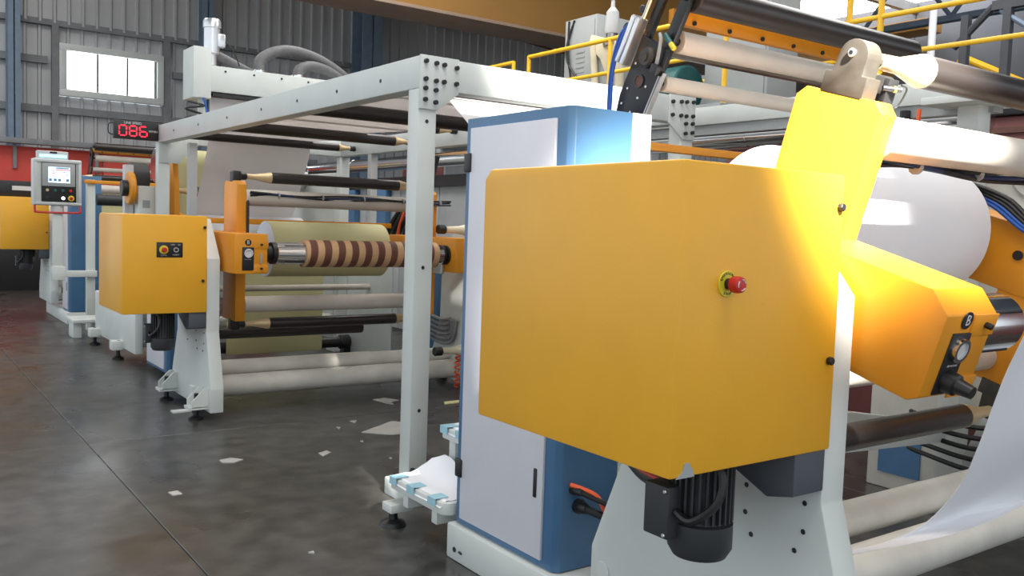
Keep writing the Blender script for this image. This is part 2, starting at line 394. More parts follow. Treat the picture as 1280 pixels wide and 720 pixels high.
def turret(py, zo, th, label, detail, idz, big_bracket):
    t = thing('turret_reel_stand', (XN0, py, 0), label, 'machine', 'turret reel stands along the line')
    pz = 1.27 + zo; M = Matrix.Translation((0, py, pz)) @ Matrix.Rotation(th, 4, 'X')
    def lp(x, ly, lz): return M @ Vector((x, ly, lz))
    # side frames
    prof = [(-.50, .06), (-.50, .24), (-.38, .66), (-.38, 1.22), (-.14, 1.52), (.14, 1.52), (.38, 1.22), (.40, .60), (.54, .26), (.54, .06)]
    P = [(py + a, zo + b) for a, b in prof]
    sf = MB().prism(P, 'x', XN0, XN1, .006).build('side_frame', 'white', t)
    ff = MB().prism(P, 'x', XF0, XF1, .006).build('side_frame', 'white', t)
    bolts(sf, [(XN0, py + a, zo + b) for a, b in ((-.13, .65), (-.13, .57), (-.155, .51), (-.33, .65), (-.33, .57), (-.305, .51), (.1, .65), (.1, .55))], (-1, 0, 0), .008, .004)
    MB().cyl((XN0 - .004, py + .475, zo + .185), (XN0, py + .475, zo + .185), .034, 24, .001).build('cover_disc', 'white', sf)
    if detail == 2:                                   # levelling feet with brackets
        for yy in (-.38, .45):
            b = MB(); b.prism([(XN0 - .12, .10), (XN0, .10), (XN0, .24), (XN0 - .03, .24), (XN0 - .12, .15)], 'y', py + yy - .07, py + yy - .055); b.prism([(XN0 - .12, .10), (XN0, .10), (XN0, .24), (XN0 - .03, .24), (XN0 - .12, .15)], 'y', py + yy + .055, py + yy + .07)
            b.box(XN0 - .14, XN0, py + yy - .07, py + yy + .07, .085, .105); fb = b.build('foot_bracket', 'white', t)
            MB().lathe((XN0 - .07, py + yy, .0), (XN0 - .07, py + yy, .20), [(0, .055), (.08, .055), (.16, .02), (1, .016)], 16).build('levelling_foot', 'blackmetal', fb)
        b = MB(); b.box(XN0 - .16, XN0 + .02, py - .10, py - .02, .0, .012); b.box(XN0 - .02, XN0 + .0, py - .10, py - .02, .0, .2); b.build('floor_bracket', 'white', t)
        for yy in (-.4, .4): MB().lathe((XF0 + .05, py + yy, 0), (XF0 + .05, py + yy, .1), [(0, .05), (.3, .05), (.4, .02), (1, .02)], 12).build('levelling_foot', 'blackmetal', t)
    # guard box
    gx0, gx1, gy0, gy1, gz0, gz1 = 1.465, XN0 - .004, py - .40, py + .39, zo + .815, zo + 1.54
    G = MB(); G.prism([(gy0, gz0), (gy1, gz0), (gy1, gz1 - .03), (gy1 - .03, gz1), (gy0, gz1)], 'x', gx0, gx1, .008)
    gb = G.build('guard_box', 'yellow', t)
    bolts(gb, [(2.045, gy0, gz0 + .64), (2.035, gy0, gz0 + .24)], (0, -1, 0), .011, .014)
    # drive motor under the guard
    mx, my = 1.80, py - .20; mt = zo + .86; mb = zo + .52
    mo = MB(); mo.lathe((mx, my, mt), (mx, my, mb), [(0, .065), (.08, .08), (.12, .072), (.72, .072), (.73, .086), (.93, .086), (1, .072)], 32); 
    for k in range(28):
        a = 2 * PI * k / 28; ca, sa = math.cos(a), math.sin(a)
        F = Matrix.Translation((mx, my, 0)) @ Matrix.Rotation(a, 4, 'Z'); mo.box(.07, .085, -.003, .003, mb + .10, mt - .04, M=F)
    m_ = mo.build('drive_motor', 'motor', t)
    MB().box(mx - .125, mx - .066, my + .0, my + .09, mb + .055, mb + .195, .006).build('terminal_box', 'motor', m_)
    bolts(m_, [(mx - .125, my + .012, mb + .067), (mx - .125, my + .012, mb + .183)], (-1, 0, 0), .006, .006, 'alu', 'screw')
    MB().tube([(mx - .10, my - .004, mb + .13), (mx - .10, my - .06, mb + .12), (mx - .06, my - .11, mb + .18), (mx - .05, my - .10, mb + .26), (mx - .08, my - .02, gz0 + .01)], .011, 8).build('motor_cable', 'black', m_)
    MB().tube([(XN0 - .10, py + .34, zo + .85), (XN0 - .11, py + .30, zo + .72), (XN0 - .14, py + .16, zo + .64), (mx + .04, my + .16, zo + .66), (mx - .05, my + .06, zo + .70)], .026, 12).build('motor_cable', 'black', m_)
    MB().tube([(XN0 - .14, py + .32, zo + .85), (XN0 - .15, py + .27, zo + .72), (XN0 - .18, py + .14, zo + .66), (mx + .0, my + .14, zo + .68)], .006, 6).build('wire', 'wirered', m_)
    # gearbox housing below guard against the side frame
    MB().prism([(py - .385, zo + .83), (py - .02, zo + .83), (py - .12, zo + .76), (py - .30, zo + .68), (py - .385, zo + .70)], 'x', XN0 - .13, XN0 - .002, .004).build('gear_housing', 'darkpanel', t)
    # turret arms
    for side in (0, 1):
        a0, a1 = ((2.20, 2.45), (4.12, 4.36))[side]
        e = SPX + .15
        pr = [(-e + .03, -.15), (e - .03, -.15), (e, -.12), (e, .08), (e - .06, .15), (-e + .06, .15), (-e, .10), (-e, -.13)]
        if th == 0: pr = [(-e, -.15), (e, -.15), (e, .15), (-e, .15)]
        ab = MB().prism(pr, 'x', a0, a1, .005, M).build('turret_arm', 'orange', t)
        c0, c1 = ((2.365, 2.445), (4.125, 4.20))[side]
        cw = .155
        MB().prism([(-cw, -.56), (cw, -.56), (cw, .53), (cw - .03, .56), (-cw + .03, .56), (-cw, .53)], 'x', c0, c1, .004, M).build('cross_column', 'orange', t)
        if side == 0:
            f = -e - .001
            def fp(x, lz, d=0): return lp(x, f - d, lz)
            FM = lambda x, lz, d=0: Matrix.Translation(fp(x, lz, d)) @ Matrix.Rotation(th, 4, 'X')
            MB().box(-.045, .045, -.004, .002, -.13 + .02, .065, .003, M=FM(2.30, -.015)).build('control_plate', 'black', ab)
            g = MB().ringdisc((0, -.014, 0), (0, 0, 0), .024, .034); bmesh.ops.transform(g.bm, matrix=FM(2.30, .005, .004), verts=g.bm.verts); g.build('gauge_bezel', 'chrome', ab)
            g = MB().cyl((0, -.008, 0), (0, 0, 0), .026, 24); bmesh.ops.transform(g.bm, matrix=FM(2.30, .005, .004), verts=g.bm.verts); g.build('gauge_dial', 'print', ab)
            g = MB().lathe((0, -.075, 0), (0, 0, 0), [(0, .017), (.35, .020), (.55, .022), (.6, .03), (1, .032)], 16); bmesh.ops.transform(g.bm, matrix=FM(2.30, -.085, .004), verts=g.bm.verts)
            if detail == 1: g.build('regulator_knob', 'black', ab)
            g = MB().cyl((0, -.003, 0), (0, 0, 0), .024, 24); bmesh.ops.transform(g.bm, matrix=FM(2.30, .085, 0), verts=g.bm.verts); g.build('letter_badge', 'black', ab)
            text('lettering', 'B', .042, FM(2.30, .085, .004) @ FACE_NY, 'print', ab)
            text('lettering', 'AIR PRESSURE', .008, FM(2.30, -.042, .005) @ FACE_NY, 'print', ab)
            for lz in (.07, -.11):
                MB().box(-.05, .07, -.003, .002, -.03, .03, .001, M=FM(2.385, lz)).build('cover_plate', 'orange', ab)
                g = MB().cyl((0, -.02, 0), (0, 0, 0), .009, 8, .002); bmesh.ops.transform(g.bm, matrix=FM(2.40, lz, .002), verts=g.bm.verts); g.build('bolt', 'black', ab)
            if detail == 2: MB().box(-.008, .008, -.01, .002, -.055, .025, .002, M=FM(2.40, -.02)).build('slot_cover', 'grey', ab)
        # spindles
        for s in (-1, 1):
            x0, x1, xe = ((2.45, 2.56, 2.80), (4.12, 4.06, 3.98))[side]
            MB().lathe(lp(x0, s * SPX, 0), lp(x1, s * SPX, 0), [(0, .085), (.35, .085), (.36, .062), (.7, .062), (.72, .085), (1, .085)], 24).build('spindle_hub', 'black', ab)
            MB().cyl(lp(x1, s * SPX, 0), lp(xe, s * SPX, 0), .088, 32, .006).build('expanding_chuck', 'chrome', ab)
            for k in range(4):
                a = k * PI / 2 + .8; dd = .0865
                MB().cyl(lp(x1 + (xe - x1) * .25, s * SPX + math.cos(a) * dd, math.sin(a) * dd), lp(xe - (xe - x1) * .05, s * SPX + math.cos(a) * dd, math.sin(a) * dd), .006, 6).build('chuck_jaw', 'black', ab)
    # torque tubes and idlers between the crosses
    for s in (1, -1):
        MB().cyl(lp(2.445, -.11 * s if detail == 1 else -.1, .46 * s if detail == 1 else .43 * s), lp(4.125, -.11 * s if detail == 1 else -.1, .46 * s if detail == 1 else .43 * s), .066, 28, .002).build('torque_tube', 'rollwhite', t)
        p = lp(0, -.02, s * idz)
        if big_bracket:
            for xa in (2.365, 4.12):
                pts = [(-.075, s * .55), (.075, s * .55), (.075, s * .62), (.05, s * .62)]
                pts += [(math.cos(q) * .05 - .005, s * (idz + math.sin(q) * .05)) for q in [PI * k / 10 for k in range(11)]]
                pts += [(-.055, s * .62), (-.075, s * .62)]
                MB().prism(pts, 'x', xa, xa + .07, .003, M).build('roller_bracket', 'castiron', t)
            idler(t, p.y, p.z, .052, 2.45, 4.11, 'brass', 'rubber', 'castiron', .02)
        else:
            for xa in (2.365, 4.13):
                MB().box(-.035, .035, -.045, .045, -.05, .05, .012, M=Matrix.Translation((xa + .035, p.y, p.z - s * .01))).build('roller_bracket', 'black', t)
            idler(t, p.y, p.z, .046, 2.43, 4.13, 'brass', 'rubber', 'black', .03)
    for xa, xb in ((XN1 - .01, 2.21), (4.35, XF0 + .01)): MB().cyl((xa, py, pz), (xb, py, pz), .11, 24).build('pivot_shaft', 'steel', t)
    # lower cross tubes and fixed rollers
    MB().cyl((XN1, py + .05, zo + .16), (XF0, py + .05, zo + .16), .088, 28).build('cross_tube', 'offwhite', t)
    MB().cyl((XN1, py + .22, zo + .27), (XF0, py + .22, zo + .27), .07, 28).build('cross_tube', 'offwhite', t)
    MB().lathe((XF0 - .03, py + .05, zo + .16), (XF0, py + .05, zo + .16), [(0, .12), (1, .12)], 28).build('tube_flange', 'white', t)
    if detail == 2:
        MB().cyl((XN1 + .1, py + .30, .56), (3.7, py + .30, .56), .05, 24, .004).build('guide_roller', 'rubber', t)
        MB().cyl((XN1, py + .30, .56), (XN1 + .1, py + .30, .56), .015, 10).build('roller_shaft', 'steel', t)
        pass
    else:
        MB().cyl((XN1, py + .33, zo + .52), (2.95, py + .33, zo + .52), .045, 24).build('cross_tube', 'rollwhite', t)
        MB().lathe((2.95, py + .33, zo + .52), (3.02, py + .33, zo + .52), [(0, .045), (0, .075), (1, .075)], 24).build('tube_flange', 'white', t)
    return t, lp, sf, gb
T16 = math.radians(16.5)
s1, lp1, sf1, gb1 = turret(1.80, .17, T16, 'large yellow turret reel stand with emergency stop button and tilted arms', 1, .672, True)
s2, lp2, sf2, gb2 = turret(7.20, 0, 0, 'yellow turret reel stand carrying the striped core and yellow paper roll', 2, .60, False)
s3, lp3, sf3, gb3 = turret(14.45, .17, 0, 'yellow turret reel stand beyond the touchscreen panel, before the red boards', 3, .60, False)
# emergency stop on S1 guard
ex, ey, ez = 1.624, 1.40, 1.431
es = MB().cyl((ex, ey - .004, ez), (ex, ey, ez), .031, 32, .001).build('emergency_stop', 'yellowdisc', s1)
MB().cyl((ex, ey - .022, ez), (ex, ey - .004, ez), .013, 20).build('button_stem', 'black', es)
MB().lathe((ex, ey - .046, ez), (ex, ey - .018, ez), [(0, .012), (.08, .018), (.35, .020), (.9, .019), (1, .014)], 28).build('push_button', 'redcap', es)
for k in range(3):
    b = MB(); a0 = k * 2 * PI / 3 + .3
    b.tube([(ex + math.cos(a0 + q) * .0125, ey - .0465, ez + math.sin(a0 + q) * .0125) for q in (0, .4, .8, 1.2)], .0013, 5, 2); b.build('turn_arrow', 'print', es)
for word, a0, a1, flip in (('EMERGENCY', 2.75, .4, 0), ('STOP', 4.25, 5.17, 1)):
    for k, ch in enumerate(word):
        a = a0 + (a1 - a0) * k / (len(word) - 1); r = .0245
        text('lettering', ch, .0095, Matrix.Translation((ex + math.cos(a) * r, ey - .0045, ez + math.sin(a) * r)) @ FACE_NY @ Matrix.Rotation(a - PI / 2 + (PI if flip else 0), 4, 'Z'), 'printblack', es)
# worn corner on S1 guard (bare metal chip)
MB().prism([(1.485, .985), (1.545, .985), (1.54, 1.0), (1.525, 1.02), (1.51, 1.018), (1.505, 1.0)], 'y', 1.3985, 1.4005).build('paint_chip', 'grey', gb1)
# button plate on S2 guard
gy = 6.80
bp2 = MB().box(1.70, 1.885, gy - .006, gy, 1.23, 1.34, .004).build('button_plate', 'black', s2)
MB().cyl((1.75, gy - .010, 1.285), (1.75, gy - .006, 1.285), .032, 24).build('stop_disc', 'yellowdisc', bp2)
MB().cyl((1.75, gy - .04, 1.285), (1.75, gy - .010, 1.285), .018, 20, .004).build('push_button', 'redcap', bp2)
MB().ringdisc((1.835, gy - .02, 1.285), (1.835, gy - .006, 1.285), .012, .018).build('selector_ring', 'alu', bp2)
MB().cyl((1.835, gy - .025, 1.285), (1.835, gy - .006, 1.285), .011, 14).build('selector_switch', 'black', bp2)
for x_, z_, s_ in ((1.75, 1.243, 'E-STOP'), (1.835, 1.248, 'TURRET'), (1.815, 1.322, 'FWD'), (1.86, 1.322, 'REV')): text('lettering', s_, .013, ny((x_, gy - .0075, z_)), 'print', bp2)

# ================================================================ REELS, CORE, WEBS
def roll(name, x0, x1, c, r, m, em, label, cat):
    t = thing(name, (x0, c[0], c[1] - r), label, cat)
    MB().lathe((x0, *c), (x1, *c), [(0, .095), (0, r - .003), (.002, r), (.998, r), (1, r - .003), (1, .095)], 64, caps=False).build('wound_paper', m, t)
    MB().ringdisc((x0 - .002, *c), (x0 + .001, *c), .095, r - .004, 64).build('roll_end', em, t)
    MB().ringdisc((x0 - .01, *c), (x1 + .01, *c), .086, .096, 40).build('core_tube', 'goldcard', t)
    return t
a = lp2(0, SPX, 0); roll('paper_roll', 2.83, 3.95, (a.y, a.z), .245, 'yellowpaper', 'paperend', 'pale yellow paper roll behind the brown striped core', 'paper roll')
a = lp1(0, SPX, 0); roll('paper_roll', 2.80, 3.96, (a.y, a.z + .02), .295, 'paper', 'paper', 'big white paper roll behind the tilted yellow arm', 'paper roll')
a = lp3(0, SPX, 0); roll('paper_roll', 2.83, 3.95, (a.y, a.z), .40, 'yellowpaper', 'paperend', 'pale yellow paper roll far down the line, near the red boards', 'paper roll')
a = lp2(0, -SPX, 0)
tag(MB().ringdisc((2.79, a.y, a.z), (4.0, a.y, a.z), .090, .108, 48).build('paper_core', 'stripes'), 'brown and tan spiral striped empty cardboard core on steel chuck', 'paper core')
# yellow web leaving the S2 roll, hanging down to the lower rollers
prof = [(9.18, 1.30), (9.2, 1.0), (9.2, .75), (9.2, .14), (9.215, .10)]
tag(MB().sheet([[(3.0, y, z) for y, z in prof], [(4.06, y, z) for y, z in prof]], .003).build('paper_web', 'yellowpaper'), 'yellow paper web hanging upright beyond the yellow roll', 'paper web')
gf = thing('web_guide_frame', (3.4, 8.9, 0), 'white end plate with dark guide rollers and blue panel beyond the yellow roll', 'machine')
MB().prism([(8.28, 0), (9.35, 0), (9.35, .95), (9.0, 1.35), (8.45, 1.38), (8.28, 1.1)], 'x', 4.42, 4.44, .004).build('end_plate', 'white', gf)
MB().box(4.66, 4.72, 7.75, 8.35, 0.1, 1.32, .006).build('blue_panel', 'blue', gf)
MB().cyl((2.62, 9.28, .17), (4.42, 9.28, .17), .06, 24, .004).build('guide_roller', 'rubber', gf); MB().cyl((2.62, 8.75, .09), (4.42, 8.75, .09), .04, 20).build('tie_tube', 'offwhite', gf)
MB().cyl((4.30, 9.28, .17), (4.42, 9.28, .17), .08, 20, .01).build('bearing', 'black', gf); MB().box(4.34, 4.42, 9.23, 9.33, 0, .12).build('bearing_stand', 'black', gf)
MB().cyl((2.62, 8.8, .83), (4.42, 8.8, .83), .032, 20).build('tie_tube', 'rollwhite', gf)
MB().box(2.62, 2.66, 8.5, 9.32, 0, 1.2, .004).build('end_plate', 'white', gf)
# white web draped over the lower tube of S1 with loose curling corner
rows = []
nu, nv = 18, 16
top_l, top_r = Vector((3.02, 1.33, 1.02)), Vector((3.9, 1.24, 1.15))
bl = Vector(at(1060, 691, 'y', 1.70)); bl.z += .0
bm_ = Vector(at(1110, 694, 'y', 1.62)); br = Vector(at(1290, 622, 'y', 1.62))
el = [Vector(at(*p, 'y', y)) for p, y in (((1292, 395), 1.31), ((1262, 462), 1.36), ((1243, 510), 1.40), ((1222, 560), 1.45), ((1196, 608), 1.52), ((1155, 652), 1.60), ((1112, 675), 1.66), ((1062, 691), 1.70))]
er = [Vector(at(*p, 'y', y)) for p, y in (((1440, 395), 1.31), ((1430, 452), 1.36), ((1420, 490), 1.37), ((1400, 530), 1.39), ((1370, 565), 1.42), ((1320, 608), 1.47), ((1215, 662), 1.50), ((1064, 693), 1.69))]
for i in range(len(el)):
    r_ = []
    for j in range(nv + 1):
        q = j / nv; p = el[i].lerp(er[i], q); p.y -= .03 * math.sin(q * PI) * (1 - i / 8); p.y += .008 * math.sin(q * 9 + i); r_.append(tuple(p))
    rows.append(r_)
fine = []
for i in range(len(rows) - 1):
    for k in range(4):
        t_ = k / 4
        a_, b_, c_, d_ = rows[max(i - 1, 0)], rows[i], rows[i + 1], rows[min(i + 2, len(rows) - 1)]
        fine.append([tuple(.5 * (2 * b1 + (c1 - a1) * t_ + (2 * a1 - 5 * b1 + 4 * c1 - d1) * t_ ** 2 + (3 * b1 - a1 - 3 * c1 + d1) * t_ ** 3) for a1, b1, c1, d1 in zip(A, B, Cc, D)) for A, B, Cc, D in zip(a_, b_, c_, d_)])
fine.append(rows[-1])
tag(MB().sheet(fine, .0015).build('paper_web', 'paper'), 'loose white paper web curling down onto the white cross tube', 'paper web')

# ================================================================ CABINETS WITH PLINTHS
def cabinet(x0, x1, y0, y1, z1, zo, label, hinge_far=True, stripe=False):
    t = thing('electrical_cabinet', (x0, (y0 + y1) / 2, 0), label, 'cabinet', 'blue electrical cabinets along the line')
    c = .025
    MB().prism([(x0 + c, y0), (x1, y0), (x1, y1), (x0, y1), (x0, y0 + c)], 'z', zo, z1, .004).build('cabinet_body', 'blue', t)
    dy0, dy1 = y0 + .085, y1 - .045
    d = MB().box(x0 - .012, x0 + .002, dy0, dy1, zo + .03, z1 - .045, .003).build('cabinet_door', 'doorwhite', t)
    for z in (z1 - .24, zo + .22):
        MB().box(x0 - .022, x0 - .004, dy1 - .015, dy1 + .035, z, z + .085, .007).build('hinge', 'black', t)
    MB().box(x0 - .018, x0 - .011, dy0 + .035, dy0 + .055, zo + .28, zo + .40, .004).build('handle', 'black', d)
    return t
c1 = cabinet(2.20, 2.615, 2.70, 3.44, 2.02, .17, 'tall blue electrical cabinet with white door beside the tapered white frame leg')
MB().box(2.515, 2.618, 2.696, 2.70, .17, 2.02).build('corner_strip', 'white', c1)
c3 = cabinet(2.20, 2.60, 13.3, 13.8, 2.02, .17, 'tall blue electrical cabinet behind the touchscreen post')
c2 = cabinet(2.24, 2.58, 8.55, 9.3, 1.3, .06, 'short blue cabinet with white door low behind the black motor')
b = MB(); b.lathe((2.30, 8.7, 0), (2.30, 8.7, .08), [(0, .05), (.3, .05), (.5, .018), (1, .018)], 12); b.lathe((2.5, 9.2, 0), (2.5, 9.2, .08), [(0, .05), (.3, .05), (.5, .018), (1, .018)], 12); b.build('levelling_foot', 'black', c2)
# glands and cables on the cabinet side facing S1
g1 = Vector(at(716, 612, 'y', 2.70)); g2 = Vector(at(722, 632, 'y', 2.70)); g0 = Vector(at(713, 606, 'y', 2.70))
for g, r, m_, ex_ in ((g1, .020, 'black', .03), (g2, .030, 'black', .05)):
    MB().lathe(g, g + Vector((0, -.06, 0)), [(0, r), (.3, r), (.32, r * .8), (.7, r * .8), (1, r * .6)], 12).build('cable_gland', 'black', c1)
    MB().tube([g + Vector((0, -.05, 0)), g + Vector((.10, -.16, -.05)), g + Vector((.22, -.3, -.10))], r * .55, 8).build('cable', 'black', c1)
MB().tube([g0, g0 + Vector((.06, -.09, -.03)), g0 + Vector((.12, -.12, -.12)), g0 + Vector((.24, -.28, -.17))], .010, 8).build('cable', 'orangewire', c1)
def plinth(x0, x1, y0, y1, h, label):
    o = MB().box(x0, x1, y0, y1, 0, h, .012).build('machine_plinth', 'white'); return tag(o, label, 'plinth', 'machine plinths')
p1 = plinth(2.17, 2.68, 1.2, 3.47, .165, 'white steel plinth under the tall cabinet beside the paper-covered step')
p3 = plinth(2.17, 2.68, 13.3, 15.05, .165, 'white steel plinth under the cabinet behind the touchscreen post')
for k in (0, 1): MB().cyl((2.166, 3.395 - .05 * k, .055 - .004 * k), (2.171, 3.395 - .05 * k, .055), .012, 10).build('bolt_hole', 'black', p1)

# ================================================================ OVERHEAD WEB FRAME
FX0, FX1, FY0, FY1, FZ, FH = 2.43, 4.57, 4.30, 9.78, 2.45, .175
fr_ = thing('overhead_frame', (2.5, 4.4, 0), 'white bolted steel beam frame with black rollers over the walkway', 'frame')
pw = .115
MB().box(FX0, FX0 + pw, FY0, FY1, FZ - FH, FZ, .006).build('long_beam', 'white', fr_)
MB().box(FX1 - pw, FX1, FY0, FY1, FZ - FH, FZ, .006).build('long_beam', 'white', fr_)
MB().box(FX0 + pw, FX1 - pw, FY0, FY0 + pw, FZ - FH, FZ, .006).build('cross_beam', 'white', fr_)
MB().box(FX0 + pw, FX1 - pw, FY1 - pw, FY1, FZ - FH, FZ, .006).build('cross_beam', 'white', fr_)
for xa in (FX0, FX1 - pw):
    for ya in (FY0, FY1 - pw):
        po = MB().box(xa, xa + pw, ya, ya + pw, .10, FZ - FH, .006).build('post', 'white', fr_)
        MB().box(xa - .06, xa + pw + .06, ya - .06, ya + pw + .06, .0, .10, .01).build('post_foot', 'white', po)
for s, xa in ((1, FX0), (-1, FX1)):
    g = [(xa, FZ + .004), (xa + s * .245, FZ + .004), (xa + s * .245, FZ - .185), (xa + s * .115, FZ - .285), (xa, FZ - .285)]
    gp = MB().prism(g, 'y', FY0 - .014, FY0, .002).build('gusset_plate', 'white', fr_)
    bolts(gp, [(xa + s * dx, FY0 - .014, FZ - dz) for dx, dz in ((.03, .03), (.095, .035), (.145, .038), (.225, .045), (.03, .125), (.095, .13), (.145, .13), (.225, .132), (.03, .175), (.095, .18), (.03, .235), (.095, .245))], (0, -1, 0), .013, .02)
MB().prism([(FX0, FZ - .03), (FX0 + .4, FZ - .03), (FX0 + .4, FZ - .18), (FX0 + .2, FZ - .38), (FX0, FZ - .38)], 'y', FY1 - pw - .012, FY1 - pw, .002).build('gusset_plate', 'white', fr_)
bolts(fr_, [(FX0, y, FZ - .09) for y in (4.75, 5.35, 6.0, 6.7, 7.5, 8.3, 9.1)], (-1, 0, 0), .012, .004, nm='bolt_hole')
bolts(fr_, [(FX0 + .055, FY0, z) for z in (2.10, 1.30, .50)], (0, -1, 0), .011, .004, nm='bolt_hole')
bolts(fr_, [(FX0 + .10 - .005, FY0, .165), (FX0 + .02, FY0, .165)], (0, -1, 0), .016, .02)
for y, z, r in ((5.3, 2.405, .042), (6.15, 2.345, .055), (7.16, 2.405, .042), (8.0, 2.345, .05), (8.7, 2.405, .04), (9.3, 2.345, .042)):
    idler(fr_, y, z, r, FX0 + pw, FX1 - pw, 'brass', 'rubber', 'black', .03, .20, .04)
# intermediate slim posts
for x_, y_ in ((2.66, 9.38), (4.46, 8.9)): MB().box(x_, x_ + .08, y_, y_ + .08, .0, FZ - FH).build('slim_post', 'lightgrey', fr_)
# white web over the frame rollers then down
W0, W1 = 2.84, 3.95
prof = [(4.84, 2.33), (5.0, 2.36), (5.26, 2.361), (5.34, 2.362), (6.10, 2.400), (6.2, 2.401), (7.12, 2.362), (7.2, 2.362), (7.96, 2.394), (8.04, 2.395), (8.66, 2.364), (8.74, 2.364), (9.26, 2.385), (9.31, 2.388), (9.345, 2.36), (9.4, 2.2), (9.6, 1.9), (9.84, 1.55), (9.94, 1.35)]
tag(MB().sheet([[(W0, y, z) for y, z in prof], [(W1, y, z) for y, z in prof]], .002).build('paper_web', 'webpaper'), 'white paper web running over the black rollers of the overhead frame', 'paper web')
a0 = [(2.95, 4.86, 2.33), (4.0, 4.86, 2.33)]; a1 = [(2.95, 3.75, 1.55), (4.0, 3.75, 1.55)]
tag(MB().sheet([a0, a1], .002).build('paper_web', 'webpaper'), 'white paper web slanting down behind the blue cabinet', 'paper web')
prof = [(10.04, 2.46), (10.05, 2.84)]
tag(MB().sheet([[(3.06, y, z) for y, z in prof], [(4.5, y, z) for y, z in prof]], .002).build('paper_web', 'webpaper'), 'short white paper web rising into the hood box', 'paper web')
# rewound white roll at the foot of the hanging web
roll('paper_roll', 2.80, 3.98, (9.69, 1.31), .24, 'paper', 'paper', 'white paper roll below the hanging web, behind the yellow roll', 'paper roll')

# ================================================================ SPLICER HEADS
def splicer(dy, label, full):
    X0, X1 = 2.68, 4.28
    lean = math.radians(29); py, pz = 2.793 + dy, 2.274
    t = thing('splicer_head', (X0, py + .3, 0), label, 'machine', 'splicer heads over the reel stands')
    M = Matrix.Translation((0, py, pz)) @ Matrix.Rotation(lean, 4, 'X')
    def lp(x, a, b): return M @ Vector((x, a, b))
    for k, xa in enumerate((X0, X1)):
        MB().prism([(-.10, -.30), (.06, -.30), (.085, -.20), (.085, .07), (-.10, .07)], 'x', xa, xa + .025, .002, M).build('side_plate', 'blackmetal', t)
        # hidden mast that carries the head
        q = lp(xa, .0, -.30); MB().box(xa - .02, xa + .06, q.y - .06, q.y + .12, .165 if k == 0 else 0, q.z + .02, .004).build('mast', 'white', t)
        T = .55 if full else .2
        if k and full: continue
        MB().prism([(.045, .07), (.085, .07), (.085, T), (.045, T)], 'x', xa, xa + .025, .002, M).build('slot_rail', 'blackmetal', t)
        MB().prism([(-.10, .07), (-.045, .07), (-.045, T), (-.10, T)], 'x', xa, xa + .025, .002, M).build('slot_rail', 'blackmetal', t)
        MB().prism([(-.10, T - .06 if not full else .27), (.085, T - .06 if not full else .27), (.085, T), (-.10, T)], 'x', xa + .001, xa + .024, .002, M).build('slot_bridge', 'blackmetal', t)
        for xx in (-.112, -.124): MB().prism([(xx, -.30), (xx + .008, -.30), (xx + .008, -.02), (xx, -.02)], 'x', xa - .01, xa + .012, 0, M).build('guide_rod', 'steel', t)
    if full:
        MB().lathe(lp(X0 - .03, 0, 0), lp(X0, 0, 0), [(0, .018), (.2, .018), (.2, .034), (.5, .044), (1, .046)], 28).build('bearing_flange', 'castiron', t)
        MB().ringdisc(lp(X0 - .006, 0, -.105), lp(X0, 0, -.105), .022, .029, 24).build('bore_ring', 'castiron', t)
        MB().cyl(lp(X0 - .003, 0, -.105), lp(X0, 0, -.105), .023, 20).build('bore', 'rust', t)
        MB().prism([(.092, -.08), (.118, -.08), (.118, .13), (.092, .13)], 'x', X0 - .045, X0 + .01, .008, M).build('air_cylinder', 'alu', t)
        MB().prism([(.124, -.08), (.15, -.08), (.15, .13), (.124, .13)], 'x', X0 - .045, X0 + .01, .008, M).build('air_cylinder', 'alu', t)
        MB().cyl(lp(X0 - .015, .10, .13), lp(X0 - .015, .10, .55), .010, 10).build('piston_rod', 'steel', t)
        for k in (-1, 1): MB().tube([lp(X0 - .02, .155, .10), lp(X0 - .03, .178 + .008 * k, .02), lp(X0 - .03, .155 + .008 * k, -.12), lp(X0 - .02, .10 + .008 * k, -.26), lp(X0 - .02, .04, -.36)], .0065, 8).build('air_hose', 'wireblue', t)
        MB().cyl(lp(X0 - .01, .14, .16), lp(X0 + .01, .14, .16), .018, 16, .004).build('regulator_dial', 'black', t)
        MB().cyl(lp(X0 - .02, -.11, .10), lp(X0 - .02, -.06, .12), .011, 10).build('air_fitting', 'green', t); MB().cyl(lp(X0 - .02, -.14, .09), lp(X0 - .02, -.11, .10), .011, 10).build('air_fitting', 'yellowdisc', t)
        MB().tube([lp(X0 - .01, -.02, .11), lp(X0 - .02, -.05, .09), lp(X0 - .02, -.07, .03), lp(X0 - .01, -.075, -.03)], .008, 8).build('cable', 'grey', t)
        MB().box(-.02, .02, -.02, .02, -.02, .02, .004, M=M @ Matrix.Translation((X0 - .02, -.09, -.02))).build('sensor_block', 'black', t)
        bolts(t, [lp(X0, a, b) for a, b in ((.05, -.16), (-.03, -.17), (.05, -.23), (-.02, -.24), (.06, -.05), (-.05, -.11))], (-1, 0, 0), .006, .005, 'alu', 'screw')
    for nm, m_, (a, b), r, x0, x1 in (('press_roller', 'rubber', (-.075, .29), .060, X0 + .03, X1 + .02), ('splice_roller', 'rollwhite', (-.074, .104), .046, X0 + .05, X1 - .02), ('lower_tube', 'rollwhite', (-.104, -.07), .033, X0 + .03, X1)):
        p = lp(0, a, b); o = MB().cyl((x0, p.y, p.z), (x1, p.y, p.z), r, 28, .004).build(nm, m_, t)
        MB().cyl((x0 - .03, p.y, p.z), (x1 + .03, p.y, p.z), r * .35, 12).build('roller_shaft', 'black', o)
    a = lp(0, .0, .185); MB().box(X0 + .03, X1 + .0, a.y - .015, a.y + .015, a.z - .03, a.z + .03, .003).build('cutter_bar', 'orange', t)
    bolts(t, [(X0 + .15 + .22 * k, a.y - .015, a.z - .015) for k in range(6)], (0, -1, 0), .010, .012)
